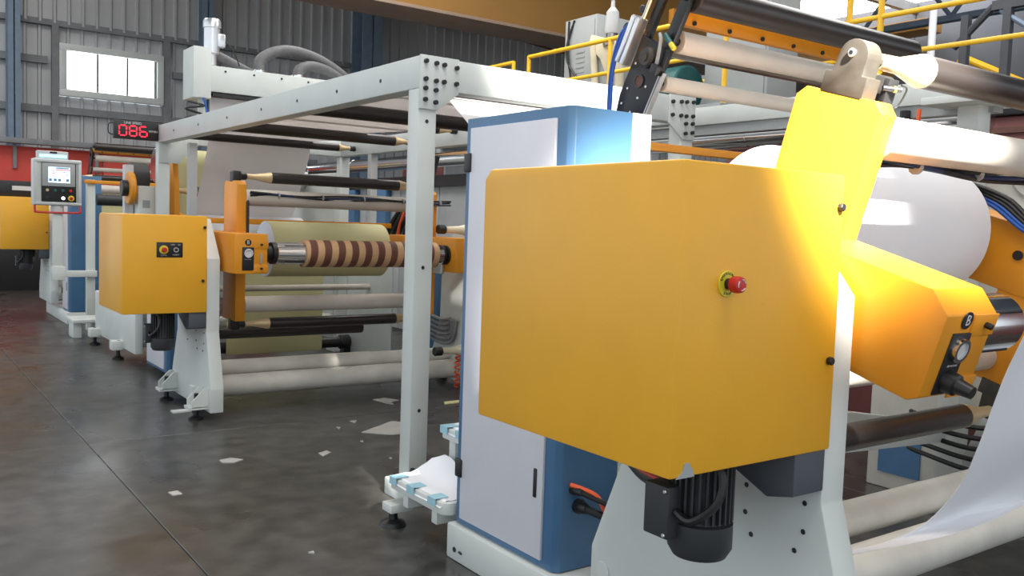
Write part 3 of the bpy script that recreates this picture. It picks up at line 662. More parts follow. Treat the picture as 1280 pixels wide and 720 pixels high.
    a = lp(0, .03, .03); MB().box(X0 + .03, X1, a.y - .02, a.y + .02, a.z - .018, a.z + .018, .003).build('tie_bar', 'steel', t)
    return t
splicer(0, 'black tilted splicer head with blue air hoses above the tall blue cabinet', True)
splicer(11.75, 'small far splicer head with dark roller beyond the speed display', False)

# ================================================================ OVERHEAD CRANE
cr = thing('crane_girder', (12, 14.6, 5.3), 'orange-brown overhead crane girder spanning above the machines', 'crane')
MB().box(3, 23, 14.3, 14.95, 5.36, 6.9, .01).build('girder_web', 'crane', cr)
MB().box(3, 23, 14.12, 15.13, 5.30, 5.36, .004).build('bottom_flange', 'craneflange', cr)
MB().box(3, 23, 14.12, 15.13, 6.9, 6.96, .004).build('top_flange', 'crane', cr)
for x_ in (3.4, 22.6):
    MB().box(x_ - .4, x_ + .4, 13.0, 16.2, 6.96, 7.25, .02).build('end_carriage', 'crane', cr)
MB().cyl(at(452, -8, 'y', 19.17), at(735, 75, 'y', 19.17), .03, 8).build('conduit_pipe', 'darkred', wl)

# ================================================================ MEZZANINE WITH RAILINGS AND CABINETS
mz = thing('mezzanine_platform', (8.5, 7, 0), 'raised steel platform with deck on grey legs behind the machine', 'platform')
for k in range(8): MB().box(7.75 if k > 2 else 8.95, 9.4, 3.0 + k * 1.3, 4.28 + k * 1.3, 2.96, 3.0).build('deck_plate', 'grey', mz)
for x_, y_ in ((7.75, 6.9), (9.32, 3.0)): MB().box(x_, x_ + .08, y_, 13.4, 2.80, 2.96).build('edge_beam', 'lightgrey', mz)
for x_ in (7.8, 9.3):
    for y_ in ((3.3, 8.0, 13.0) if x_ > 9 else (8.0, 13.0)): MB().box(x_ - .06, x_ + .06, y_ - .06, y_ + .06, 0, 2.8).build('platform_leg', 'grey', mz)
def railing(x, y0, y1, zt, posts, label, mid=True):
    t = thing('safety_railing', (x, y0, 3.0), label, 'railing', 'yellow safety railings on the platform')
    r = .03
    MB().cyl((x, y0, zt), (x, y1, zt), r, 12).build('top_rail', 'railyellow', t)
    if mid: MB().cyl((x, y0, zt - .43), (x, y1, zt - .43), r * .9, 12).build('mid_rail', 'railyellow', t)
    for y in posts: MB().cyl((x, y, 3.0), (x, y, zt + .01), r, 12).build('rail_post', 'railyellow', t)
    return t
railing(7.85, 10.67, 6.95, 4.0, (10.67, 8.9, 6.95), 'yellow tube railing along the near platform edge by the tall grey cabinet')
railing(7.85, 13.2, 11.05, 3.97, (13.2, 11.05), 'short yellow railing section past the gap in the platform edge')
r2 = railing(9.25, 10.0, 3.2, 4.02, (10.0, 7.9, 6.35, 3.2), 'yellow tube railing along the rear platform edge below the roof truss')
MB().cyl((9.25, 5.95, 3.0), (9.25, 5.95, 6.2), .035, 12).build('gate_post', 'railyellow', r2); MB().cyl((9.25, 6.35, 3.0), (9.25, 6.35, 6.2), .035, 12).build('gate_post', 'railyellow', r2)
for z_ in (4.55, 5.3): MB().cyl((9.25, 5.95, z_), (9.25, 6.35, z_), .025, 10).build('gate_rung', 'railyellow', r2)
def greycab(x0, x1, y0, y1, z1, label, vents):
    t = thing('grey_cabinet', ((x0 + x1) / 2, (y0 + y1) / 2, 3.0), label, 'cabinet', 'grey cabinets on the platform')
    MB().box(x0, x1, y0, y1, 3.0, z1, .012).build('cabinet_body', 'cabgrey', t)
    MB().box(x0 - .012, x0, y0 + .04, y1 - .04, 3.1, z1 - .06, .004).build('cabinet_door', 'cabgrey', t)
    for k in range(vents): MB().box(x0 - .02, x0 - .01, (y0 + y1) / 2 - .12, (y0 + y1) / 2 + .06, z1 - .5 - .07 * k, z1 - .48 - .07 * k).build('vent_slot', 'grey', t)
    return t
ga = greycab(8.25, 8.85, 9.65, 10.35, 4.52, 'tall grey cabinet with louvres standing on the platform under the crane', 10)
for k in (0, 1): MB().tube([(8.235, 10.25 - .12 * k, 4.5), (8.2, 10.2 + .05 * k, 4.0), (8.22, 10.1 - .2 * k, 3.5), (8.23, 10.0, 3.05)], .015, 6).build('cable', 'black', ga)
greycab(8.55, 9.1, 6.92, 7.9, 4.9, 'large pale grey cabinet on the platform behind the splicer rollers', 6)
# resin pump unit beside the tall cabinet
pu = thing('pump_unit', (8.3, 9.2, 3.0), 'beige pump with glass bottle beside the tall grey cabinet', 'pump')
MB().box(8.15, 8.6, 9.0, 9.6, 3.0, 3.95, .02).build('pump_body', 'grey', pu)
MB().prism([(8.95, 4.0), (9.6, 4.2), (9.65, 4.05), (9.4, 3.85), (9.25, 3.6), (9.1, 3.85)], 'x', 8.1, 8.2, .015).build('bracket_arm', 'cream', pu)
MB().cyl((8.1, 9.55, 4.1), (8.1, 9.4, 3.05), .05, 12).build('feed_pipe', 'cream', pu)
MB().cyl((8.12, 9.0, 3.95), (8.12, 9.0, 3.05), .06, 12).build('feed_pipe', 'cream', pu)
MB().lathe((8.15, 9.22, 4.16), (8.15, 9.22, 4.6), [(0, .09), (.1, .10), (.65, .085), (.8, .03), (1, .025)], 16).build('glass_bottle', 'lightgrey', pu)
MB().lathe((8.15, 9.22, 4.0), (8.15, 9.22, 4.16), [(0, .12), (.4, .12), (.5, .08), (1, .08)], 16).build('bottle_clamp', 'steel', pu)
MB().cyl((8.12, 8.9, 4.18), (8.18, 8.9, 4.18), .075, 16).build('pressure_gauge', 'black', pu)
MB().cyl((8.15, 8.9, 3.9), (8.15, 8.9, 4.15), .015, 8).build('gauge_stem', 'steel', pu)
# teal motor block and red box on the platform
tm = thing('teal_blower', (8.4, 8.0, 3.0), 'dark teal blower motor on the platform behind the white roller', 'blower')
MB().cyl((8.4, 8.6, 3.35), (8.4, 8.0, 3.35), .28, 20, .02).build('blower_housing', 'green', tm); MB().box(8.15, 8.65, 8.05, 8.55, 3.0, 3.12).build('blower_base', 'black', tm)

# ================================================================ FAR SIDE SERVICES
dp = thing('exhaust_duct', (5.5, 3, 2.1), 'long shiny metal duct running along the far side of the line', 'duct')
MB().cyl((5.5, 2.78, 2.29), (5.5, 13.4, 2.29), .085, 32).build('duct_tube', 'chrome', dp)
for y_ in (2.82, 4.6, 6.9, 7.15, 9.4, 11.5): MB().cyl((5.5, y_ - .03, 2.29), (5.5, y_ + .03, 2.29), .089, 32, .002).build('duct_joint', 'chrome', dp)
MB().cyl((5.5, 6.9, 2.29), (5.5, 7.15, 2.29), .105, 32, .004).build('duct_coupling', 'alu', dp)
for y_ in (3.2, 8.2, 12.5): MB().box(5.47, 5.53, y_ - .03, y_ + .03, 0, 2.21).build('duct_support', 'black', dp)
tb = thing('service_beam', (5.0, 3, 0), 'white service beam on posts above the shiny duct', 'beam')
MB().box(4.98, 5.06, 2.5, 6.2, 2.33, 2.46, .004).build('beam', 'white', tb); MB().box(5.0, 5.10, 2.5, 6.2, 2.26, 2.33).build('beam_angle', 'grey', tb)
for y_ in (2.53, 5.9):
    MB().box(4.90, 5.03, y_, y_ + .12, 0, 2.29, .004).build('beam_post', 'white', tb); MB().box(4.75, 5.15, y_ - .12, y_ + .25, 2.29, 2.33, .003).build('cap_plate', 'white', tb)
for k in range(3): MB().cyl((4.97, 3.0 + .2 * k, 1.7), (4.97, 3.0 + .2 * k, 2.3), .03, 10).build('hanging_hose', 'black', tb)
MB().cyl((4.95, 2.95, 1.8), (4.95, 2.9, 2.3), .012, 8).build('hanging_wire', 'orangewire', tb)
ho = thing('dark_housing', (6.8, 2.6, 0), 'dark red-brown machine housing behind the duct end', 'housing')
MB().box(6.4, 7.4, -.5, 5.6, 0, 2.42, .02).build('housing_body', 'darkred', ho); MB().box(6.36, 7.44, -.55, 5.65, 2.42, 2.56, .01).build('housing_lid', 'black', ho); MB().box(6.38, 6.4, -.5, 5.6, 2.3, 2.34).build('housing_trim', 'rust', ho)
wp = thing('side_enclosure', (6.1, 9, 0), 'pale grey panelled enclosure with blue posts under the duct', 'enclosure')
for k in range(7):
    y_ = 5.9 + k * 1.05
    MB().box(6.05, 6.1, y_, y_ + 1.03, .05, 2.02, .004).build('side_panel', 'lightgrey', wp)
for y_ in (7.9, 11.4, 12.4): MB().box(5.95, 6.04, y_, y_ + .5, 0, 2.0, .004).build('blue_post', 'blue', wp)
MB().box(5.95, 6.2, 5.9, 13.3, 2.02, 2.16).build('top_channel', 'black', wp)
for y_ in (7.0, 8.4, 10.4): MB().box(6.0, 6.3, y_, y_ + .6, 2.16, 2.45, .01).build('top_box', 'darkred', wp)

# far-side gear tower behind S1 and S2 (white frame pieces, hoses)
gt = thing('drive_housing', (4.95, 2.6, 0), 'olive grey drive housing with round covers beyond the white roll', 'machine')
MB().box(5.12, 5.36, 1.6, 3.2, 0, 2.04, .01).build('housing_body', 'offwhite', gt)
for y_ in (2.30, 1.98):
    MB().cyl((5.10, y_, 1.92), (5.12, y_, 1.92), .13, 28, .004).build('round_cover', 'offwhite', gt); MB().cyl((5.08, y_ + .04, 1.92), (5.10, y_ + .04, 1.92), .05, 20, .003).build('hub_cover', 'lightgrey', gt)
MB().box(5.11, 5.122, 2.85, 3.12, .1, .42).build('blue_panel', 'blue', gt); MB().box(5.11, 5.122, 2.5, 2.68, .1, .5).build('rust_panel', 'rust', gt)
# hose bundles
def hoses(label, lines, r, m='black', extra=None):
    t = thing('hose_bundle', lines[0][0], label, 'hoses')
    for L_ in lines: MB().tube(L_, r, 8).build('hose', m, t)
    if extra: MB().tube(extra, r * .6, 6).build('wire', 'orangewire', t)
    return t
hoses('black hydraulic hoses bending across the white frame behind the loose web', [[(4.58, 2.62, .42 + .05 * k), (4.52, 2.5, .42 + .05 * k), (4.50, 2.2, .40 + .055 * k), (4.5, 1.95, .50 + .05 * k)] for k in range(5)], .013)
hoses('curved black hoses rising behind the yellow paper roll', [[(4.475, 8.5 - .12 * k, 1.30), (4.475, 8.48 - .12 * k, 1.45), (4.475, 8.3 - .12 * k, 1.62), (4.475, 8.1 - .12 * k, 1.75), (4.55, 7.95 - .1 * k, 2.2)] for k in range(4)], .028, extra=[(4.46, 8.24, 1.40), (4.45, 8.2, 1.5), (4.45, 8.1, 1.65), (4.5, 8.0, 1.9)])
hoses('bent metal hose stack on the side frame behind the frame post', [[(4.58, 7.72, .40 + .045 * k), (4.56, 7.5, .38 + .045 * k), (4.56, 7.30 + .015 * k, .42 + .04 * k), (4.56, 7.24 + .02 * k, .62)] for k in range(6)], .018, 'flexgrey')
co = []
for k in range(90):
    a = k / 90 * 2 * PI * 9; co.append((4.55 + .035 * math.cos(a), 7.14 + .035 * math.sin(a), .38 - .40 * k / 90))
tag(MB().tube(co, .008, 6, 0).build('coiled_air_hose', 'orangewire'), 'coiled orange-red air hose hanging beside the blue cabinet edge', 'hose')

# cones on the far side of S2
for z_ in (1.49, .37):
    o = MB().lathe((4.27, 7.02, z_), (4.57, 7.02, z_), [(0, .028), (.5, .035), (.8, .055), (.93, .085), (1, .088)], 20).build('outer_cone', 'cream', s2)
    MB().cyl((4.20, 7.02, z_), (4.28, 7.02, z_), .042, 12, .006).build('end_cap', 'black', o)
b = MB(); b.box(4.09, 4.118, 6.75, 6.9, 1.1, 1.24, .006); b.build('valve_block', 'alu', s2)
MB().cyl((4.06, 6.95, 1.32), (4.118, 6.95, 1.32), .05, 16).build('sensor_hub', 'black', s2)
# orange far arm of S1: cables and valves on top
for k in range(5):
    o_ = .012 * k
    MB().tube([lp1(4.10, .62, .10 + o_), lp1(4.09 - o_, .50, .21 + o_), lp1(4.09, .30 - o_, .20 + o_), lp1(4.09, .05, .12 + o_), lp1(4.09, -.3, .16)], .011, 8).build('arm_cable', 'wireblue' if k < 2 else 'black', s1)
MB().box(4.07, 4.118, 2.08, 2.2, 1.52, 1.60, .006).build('valve_block', 'rust', s1); MB().box(4.06, 4.118, 2.06, 2.18, 1.62, 1.68, .004).build('valve_block', 'grey', s1)
p = lp1(4.118, .12, .02); MB().cyl((4.112, p.y, p.z), (4.122, p.y, p.z), .022, 16).build('arm_hole', 'black', s1)
# cable looms along the torque tubes
def loom(lp, t, y0, z0, m2, n=3):
    for k in range(n):
        pts = [lp(2.47 + .17 * i, y0 + .012 * math.sin(i * 1.7 + k * 2), z0 + .010 * math.sin(i * 1.1 + k) + .01 * k) for i in range(12)]
        MB().tube(pts, .009, 6, 4).build('cable_loom', 'black' if k != 1 else m2, t)
    for i in range(5):
        q = lp(2.7 + .38 * i, y0, z0 + .01); MB().cyl((q.x, q.y, q.z), (q.x + .012, q.y, q.z), .024, 10).build('cable_tie', 'grey', t)
loom(lp1, s1, -.11, .375, 'navy', 4); loom(lp2, s2, -.165, .445, 'navy')
MB().tube([lp2(2.46, -.14, .44), lp2(2.455, -.155, .38), lp2(2.455, -.16, .2), lp2(2.455, -.16, .12)], .012, 6).build('arm_cable', 'black', s2)
# sensor on S1 top idler bracket
q = lp1(2.52, -.05, .60); MB().box(-.02, .03, -.01, .01, -.06, .03, .002, M=Matrix.Translation(q) @ Matrix.Rotation(T16, 4, 'X')).build('sensor_mount', 'black', s1)
MB().cyl((q.x - .03, q.y, q.z + .0), (q.x + .02, q.y - .03, q.z - .005), .008, 10).build('proximity_sensor', 'black', s1); MB().cyl((q.x + .0, q.y - .018, q.z - .003), (q.x + .006, q.y - .0216, q.z - .0035), .0095, 10).build('sensor_ring', 'yellowdisc', s1)
hx = lp1(2.362, 0, .68); MB().cyl((2.358, hx.y, hx.z), (2.366, hx.y, hx.z), .013, 12, .002).build('socket_bolt', 'alu', s1); MB().cyl((2.356, hx.y, hx.z), (2.359, hx.y, hx.z), .007, 6).build('socket_hole', 'black', s1)
MB().cyl((2.46, q.y + .02, q.z + .055), (2.50, q.y + .02, q.z + .055), .012, 10).build('proximity_sensor', 'yellowdisc', s1)
MB().tube([(q.x + .02, q.y - .03, q.z + .01), (q.x + .05, q.y - .03, q.z + .0), (q.x + .05, q.y, q.z - .05), (q.x, q.y, q.z - .05)], .003, 6).build('sensor_cable', 'black', s1)

# yellow tie bars behind the guards
tag(MB().box(2.745, 4.255, 2.95, 3.0, 1.91, 1.945, .004).build('tie_bar', 'orange'), 'orange tie bar behind the big yellow guard top', 'bar')
tag(MB().box(2.35, 4.4, 8.28, 8.32, 1.475, 1.525, .004).build('tie_bar', 'orange'), 'orange tie bar behind the upright orange column', 'bar')
tag(MB().box(2.25, 3.4, 12.56, 12.60, 1.90, 1.945, .004).build('tie_bar', 'orange'), 'orange tie bar beside the touchscreen panel post', 'bar')

# ================================================================ SPEED DISPLAY
dx0, dx1, dyf = 2.0, 2.425, 9.66
dd = thing('speed_display', ((dx0 + dx1) / 2, 9.7, 2.285), 'black LED line speed display showing 086 at the frame end', 'display')
MB().box(dx0, dx1, dyf, dyf + .06, 2.285, 2.465, .004).build('case', 'black', dd)
SEG = {'0': 'abcdef', '8': 'abcdefg', '6': 'acdefg'}
def digit(cx, cz, ch, W, H):
    b = MB(); t_ = .0105; y0, y1 = dyf - .003, dyf + .001; sh = .08
    segs = {'a': (-W, W, H, 'h'), 'g': (-W, W, 0, 'h'), 'd': (-W, W, -H, 'h'), 'f': (-W, 0, H, 'v'), 'b': (W, 0, H, 'v'), 'e': (-W, -H, 0, 'v'), 'c': (W, -H, 0, 'v')}
    for s_ in SEG[ch]:
        v = segs[s_]
        if v[3] == 'h': pts = [(cx + v[0] + .008, cz + v[2]), (cx + v[0] + .014, cz + v[2] + t_ / 2), (cx + v[1] - .014, cz + v[2] + t_ / 2), (cx + v[1] - .008, cz + v[2]), (cx + v[1] - .014, cz + v[2] - t_ / 2), (cx + v[0] + .014, cz + v[2] - t_ / 2)]
        else: pts = [(cx + v[0] - t_ / 2, cz + v[1] + .008), (cx + v[0] + t_ / 2, cz + v[1] + .008), (cx + v[0] + t_ / 2, cz + v[2] - .008), (cx + v[0] - t_ / 2, cz + v[2] - .008)]
        b.prism(pts, 'y', y0, y1)
    b.build('digit', 'ledred', dd, False)
for k, ch in enumerate('086'): digit(dx0 + .085 + .098 * k, 2.368, ch, .034, .050)
text('lettering', 'LINE SPEED', .034, ny((dx0 + .18, dyf - .001, 2.445)), 'print', dd)
text('lettering', 'M/MIN', .030, ny((dx0 + .375, dyf - .001, 2.375)), 'print', dd)
MB().tube([(dx0, 9.70, 2.44), (dx0 - .04, 9.70, 2.42), (dx0 - .04, 9.7, 2.34), (dx0, 9.70, 2.32)], .006, 6).build('cable', 'black', dd)

# ================================================================ TOUCHSCREEN PANEL
yp = 12.5
cp = thing('control_panel', (2.35, yp, 0), 'grey touchscreen control panel with blue lamp on swing post', 'control panel')
MB().box(2.29, 2.39, yp + .1, yp + .2, 0, 1.95, .005).build('fixed_post', 'white', cp)
MB().box(1.93, 2.40, yp + .03, yp + .11, .70, .78, .004).build('swing_arm', 'white', cp)
MB().box(1.88, 2.02, yp - .0, yp + .13, .66, .84, .008).build('arm_joint', 'white', cp)
MB().box(1.89, 1.995, yp + .02, yp + .12, .80, 1.52, .006).build('upright', 'white', cp)
MB().cyl((1.94, yp + .07, 1.50), (1.94, yp + .07, 1.60), .075, 20, .006).build('swivel', 'lightgrey', cp)
px0, px1, pz0, pz1 = 1.66, 2.21, 1.60, 2.18
MB().box(px0, px1, yp, yp + .18, pz0, pz1, .012).build('panel_case', 'white', cp)
frame_bars(cp, px0 + .01, px1 - .01, yp - .02, yp + .005, pz0 + .01, pz1 - .01, .035, 'lightgrey', 'bezel_bar')
MB().box(px0 + .09, px1 - .065, yp - .012, yp + .002, pz0 + .04, pz1 - .05, .003).build('face_plate', 'black', cp)
sc = MB().box(px0 + .095, px1 - .08, yp - .03, yp - .008, pz0 + .24, pz1 - .055, .006).build('screen_bezel', 'grey', cp)
sx0, sx1, sz0, sz1 = px0 + .165, px1 - .14, pz0 + .285, pz1 - .10
MB().box(sx0, sx1, yp - .032, yp - .028, sz0, sz1).build('screen', 'ledscreen', sc)
def ink(a, b_, c_, d_, m_):
    MB().box(sx0 + (sx1 - sx0) * a, sx0 + (sx1 - sx0) * b_, yp - .0335, yp - .0322, sz0 + (sz1 - sz0) * c_, sz0 + (sz1 - sz0) * d_).build('screen_mark', m_, sc)
ink(.35, 1, .80, .86, 'screenred'); ink(.35, .95, .90, .97, 'screenink'); ink(.68, .95, .90, .96, 'screengreen')
for z_ in (.70, .57, .44): ink(.18, .30, z_, z_ + .05, 'screenred')
ink(.68, .78, .66, .70, 'screenink'); ink(.80, .95, .66, .70, 'screenred'); ink(.80, .93, .5, .54, 'screenink')
for x_ in (.03, .25, .45, .82): ink(x_, x_ + .13, .10, .26, 'screenink')
for k, m_ in enumerate(('brass', 'green', 'green', 'redcap')):
    xx = px0 + .155 + .088 * k
    MB().cyl((xx, yp - .03, pz0 + .19), (xx, yp - .01, pz0 + .19), .018, 16, .003).build('push_button', m_, cp)
for xx, m_, r in ((px0 + .155, 'black', .02), (px0 + .335, 'whiteled', .02), (px0 + .425, 'yellowdisc', .036)):
    MB().cyl((xx, yp - .026, pz0 + .095), (xx, yp - .01, pz0 + .095), r, 18, .003).build('push_button', m_, cp)
MB().cyl((px0 + .425, yp - .05, pz0 + .095), (px0 + .425, yp - .02, pz0 + .095), .02, 16, .004).build('stop_button', 'redcap', cp)
MB().tube([(px0 + .02, yp + .02, pz0 + .01), (px0 + .02, yp + .0, pz0 - .06), (px0 + .06, yp, pz0 - .085), (px1 - .06, yp, pz0 - .085), (px1 - .02, yp, pz0 - .06), (px1 - .02, yp + .02, pz0 + .01)], .013, 8, 5).build('grab_handle', 'redcap', cp)
lm = MB().box(px0 + .05, px1 - .15, yp + .02, yp + .16, pz1 - .01, pz1 + .10, .01).build('lamp_case', 'lightgrey', cp)
MB().box(px0 + .07, px1 - .17, yp + .012, yp + .022, pz1 + .015, pz1 + .055, .003).build('lamp_tube', 'ledlamp', lm)
MB().box(px0 + .19, px1 - .28, yp + .012, yp + .022, pz1 + .07, pz1 + .09).build('lamp_label', 'black', lm)

# ================================================================ DRYER / FAN UNIT ON TOP OF THE LINE
du = thing('vacuum_hood', (3.6, 9.9, 2.45), 'white hood box with silver motor and grey flexible hoses above the frame', 'machine')
MB().box(2.83, 3.02, 9.86, 10.25, 2.80, 3.34, .006).build('end_box', 'white', du)
MB().box(3.02, 4.75, 9.95, 10.25, 2.89, 3.17, .006).build('duct_box', 'white', du)
MB().box(3.06, 4.75, 9.93, 10.2, 2.845, 2.875).build('blade_strip', 'black', du)
MB().box(2.92, 2.99, 9.95, 10.02, 2.45, 2.82, .004).build('hood_leg', 'white', du); MB().box(4.55, 4.62, 9.95, 10.02, 2.45, 2.9, .004).build('hood_leg', 'white', du)
bolts(du, [(3.2 + .32 * k, 9.95, 3.12) for k in range(5)], (0, -1, 0), .012, .008)
mt_ = MB().lathe((3.08, 10.05, 3.18), (3.08, 10.05, 3.68), [(0, .05), (.25, .05), (.26, .085), (.8, .085), (.81, .095), (.95, .095), (1, .08)], 24).build('fan_motor', 'alu', du)
MB().box(3.12, 3.2, 9.96, 10.04, 3.38, 3.52, .006).build('motor_terminal', 'alu', mt_)
MB().tube([(3.18, 10.0, 3.46), (3.24, 9.98, 3.42), (3.32, 9.97, 3.30), (3.36, 9.97, 3.2)], .008, 6).build('motor_cable', 'black', du)
for b0, pts, r in (((3.62, 10.08), [(3.62, 10.08, 3.17), (3.66, 10.1, 3.34), (3.95, 10.15, 3.48), (4.35, 10.2, 3.45), (4.75, 10.25, 3.28), (5.1, 10.3, 3.0)], .062), ((4.08, 10.08), [(4.08, 10.08, 3.17), (4.12, 10.1, 3.28), (4.3, 10.14, 3.34), (4.6, 10.2, 3.28), (4.95, 10.25, 3.05)], .062), ((3.2, 10.2), [(3.15, 10.2, 3.34), (3.3, 10.25, 3.30), (3.6, 10.27, 3.19), (3.8, 10.28, 3.17)], .05)):
    MB().tube(pts, r, 12, 8).build('flexible_hose', 'hose', du); MB().cyl((*b0, 3.165), (*b0, 3.20), r + .012, 16, .003).build('hose_collar', 'chrome', du)
hoop = [(2.84 + .10 * math.sin(a * 1.3), 9.84 + .03 * math.cos(a), 2.50 + .25 * (k / 14)) for k, a in enumerate([q * .9 for q in range(15)])]
MB().tube(hoop, .012, 6, 3).build('cable', 'black', du)
MB().tube([(2.95, 9.85, 2.5), (2.97, 9.84, 2.65), (2.93, 9.84, 2.8)], .012, 6).build('air_hose', 'wireblue', du)
# slitter unit between S2 and S3
su = thing('slitter_unit', (2.5, 10.2, 0), 'white slitter unit with orange discs behind the small guard box', 'machine')
MB().box(2.16, 2.24, 9.45, 11.4, .12, .62, .01).build('base_plate', 'white', su); MB().box(4.5, 4.6, 9.9, 11.6, .12, 2.1, .01).build('far_plate', 'white', su)
MB().box(2.30, 2.52, 9.95, 10.4, .12, 1.83, .008).build('near_plate', 'white', su)
MB().box(2.345, 2.42, 9.948, 9.95, 1.60, 1.68).build('plate_slot', 'grey', su)
MB().box(2.20, 2.29, 10.1, 10.2, .12, 2.05, .005).build('guide_bracket', 'lightgrey', su)
MB().cyl((2.20, 9.98, 1.80), (2.26, 9.98, 1.80), .17, 28, .012).build('orange_disc', 'orange', su); MB().cyl((2.14, 9.98, 1.80), (2.21, 9.98, 1.80), .085, 20, .008).build('disc_hub', 'black', su)
MB().cyl((2.30, 10.35, 1.92), (2.48, 10.35, 1.92), .17, 28, .01).build('brake_drum', 'motor', su)
MB().cyl((2.46, 12.9, 1.70), (3.2, 12.9, 1.70), .075, 20, .006).build('nip_roller', 'motor', su)
MB().prism([(9.75, 1.3), (10.35, 1.3), (10.4, 2.0), (10.25, 2.3), (10.05, 2.38), (9.9, 2.25), (9.8, 1.9)], 'x', 2.62, 2.68, .01).build('orange_plate', 'orange', su)
MB().cyl((2.69, 9.9, 1.45), (2.75, 9.9, 1.45), .11, 20, .01).build('orange_disc', 'orange', su)
MB().cyl((2.7, 10.9, 2.10), (4.5, 10.9, 2.10), .20, 32, .01).build('chill_roller', 'chrome', su)
idler(su, 10.1, 1.80, .055, 2.68, 4.5, 'brass', 'rubber', 'black', .05)
MB().cyl((2.3, 10.0, .35), (4.5, 10.0, .35), .07, 20).build('cross_tube', 'offwhite', su)
for y_ in (10.0, 11.2): MB().lathe((2.12, y_, 0), (2.12, y_, .2), [(0, .06), (.1, .06), (.2, .02), (1, .02)], 14).build('levelling_foot', 'blackmetal', su)
for y_ in (9.95, 11.1): MB().box(2.05, 2.18, y_, y_ + .14, .10, .20, .01).build('foot_bracket', 'white', su)
prof = [(10.9 - .205 * math.cos(a), 2.10 + .205 * math.sin(a)) for a in [PI * k / 10 for k in range(11)]]; prof = [(10.69, 1.2)] + prof + [(11.11, 1.2)]
tag(MB().sheet([[(2.85, y, z) for y, z in prof], [(3.95, y, z) for y, z in prof]], .002).build('paper_web', 'yellowpaper'), 'pale yellow web wrapped over the shiny chill roller', 'paper web')
# low step on white legs beyond
ls = thing('low_step', (2.1, 12.0, 0), 'small low white step beside the far plinth', 'step')
MB().box(1.98, 2.36, 11.75, 12.25, .19, .235, .01).build('step_tread', 'white', ls); MB().box(2.0, 2.1, 11.85, 12.15, 0, .19, .008).build('step_leg', 'white', ls); MB().box(2.26, 2.34, 11.8, 12.2, 0, .19, .008).build('step_leg', 'white', ls)

# ================================================================ TAPED STEPS BESIDE THE FRAME POST
def rounded(x0, x1, y0, y1, r=.05):
    pts = []
    for cx, cy, a0 in ((x1 - r, y1 - r, 0), (x0 + r, y1 - r, PI / 2), (x0 + r, y0 + r, PI), (x1 - r, y0 + r, 1.5 * PI)):
        pts += [(cx + r * math.cos(a0 + q * PI / 8), cy + r * math.sin(a0 + q * PI / 8)) for q in range(5)]
    return pts
st_ = thing('access_steps', (2.4, 3.85, 0), 'white two-tread access steps between the frame post and blue cabinet', 'steps')
MB().prism(rounded(2.15, 2.40, 3.46, 4.02), 'z', .19, .25, .006).build('lower_tread', 'white', st_)
MB().prism(rounded(2.40, 2.70, 3.48, 3.94), 'z', .44, .50, .006).build('upper_tread', 'white', st_)
for y_ in (3.56, 3.84): MB().box(2.44, 2.52, y_, y_ + .06, 0, .44, .004).build('step_leg', 'white', st_); MB().box(2.17, 2.44, y_, y_ + .05, .12, .19, .004).build('step_bracket', 'white', st_)
MB().box(2.64, 2.69, 3.56, 3.9, 0, .44, .004).build('step_leg', 'white', st_)
MB().box(2.12, 2.25, 3.92, 4.02, .075, .12, .006).build('foot_bracket', 'white', st_)
MB().lathe((2.16, 3.97, 0), (2.16, 3.97, .09), [(0, .07), (.25, .06), (.4, .025), (1, .02)], 16).build('levelling_foot', 'blackmetal', st_)
def cover(name, x0, x1, y0, y1, z, lift, label):
    rows = []
    for i in range(9):
        r_ = []
        for j in range(9):
            u, v = i / 8, j / 8; xx = x0 + (x1 - x0) * u; y_ = y0 + (y1 - y0) * v
            d = max(0, u - .5) ** 1.3 * max(0, .6 - abs(v - .7)) * lift * 2; zz = z + .003 + d + .002 * math.sin(i * 2.1 + j)
            if i == 0: zz -= .03
            r_.append((xx, y_, zz))
        rows.append(r_)
    t = thing(name, (x0, y0, z), label, 'paper cover', 'paper covers taped on the steps')
    MB().sheet(rows, .0015).build('paper_sheet', 'paper', t)
    for k, v in enumerate((.15, .55, .9)):
        y_ = y0 + (y1 - y0) * v; MB().box(x0 - .004, x0 + .07, y_ - .035, y_ + .035, z + .006, z + .0085).build('tape_strip', 'tape', t)
        MB().box(x0 - .006, x0 - .002, y_ - .035, y_ + .035, z - .03, z + .008).build('tape_strip', 'tape', t)
    return t
cover('paper_cover', 2.146, 2.40, 3.49, 4.0, .25, .24, 'white paper taped with blue tape on the lower step')
cover('paper_cover', 2.396, 2.69, 3.50, 3.92, .50, .0, 'white paper taped with blue tape on the upper step')

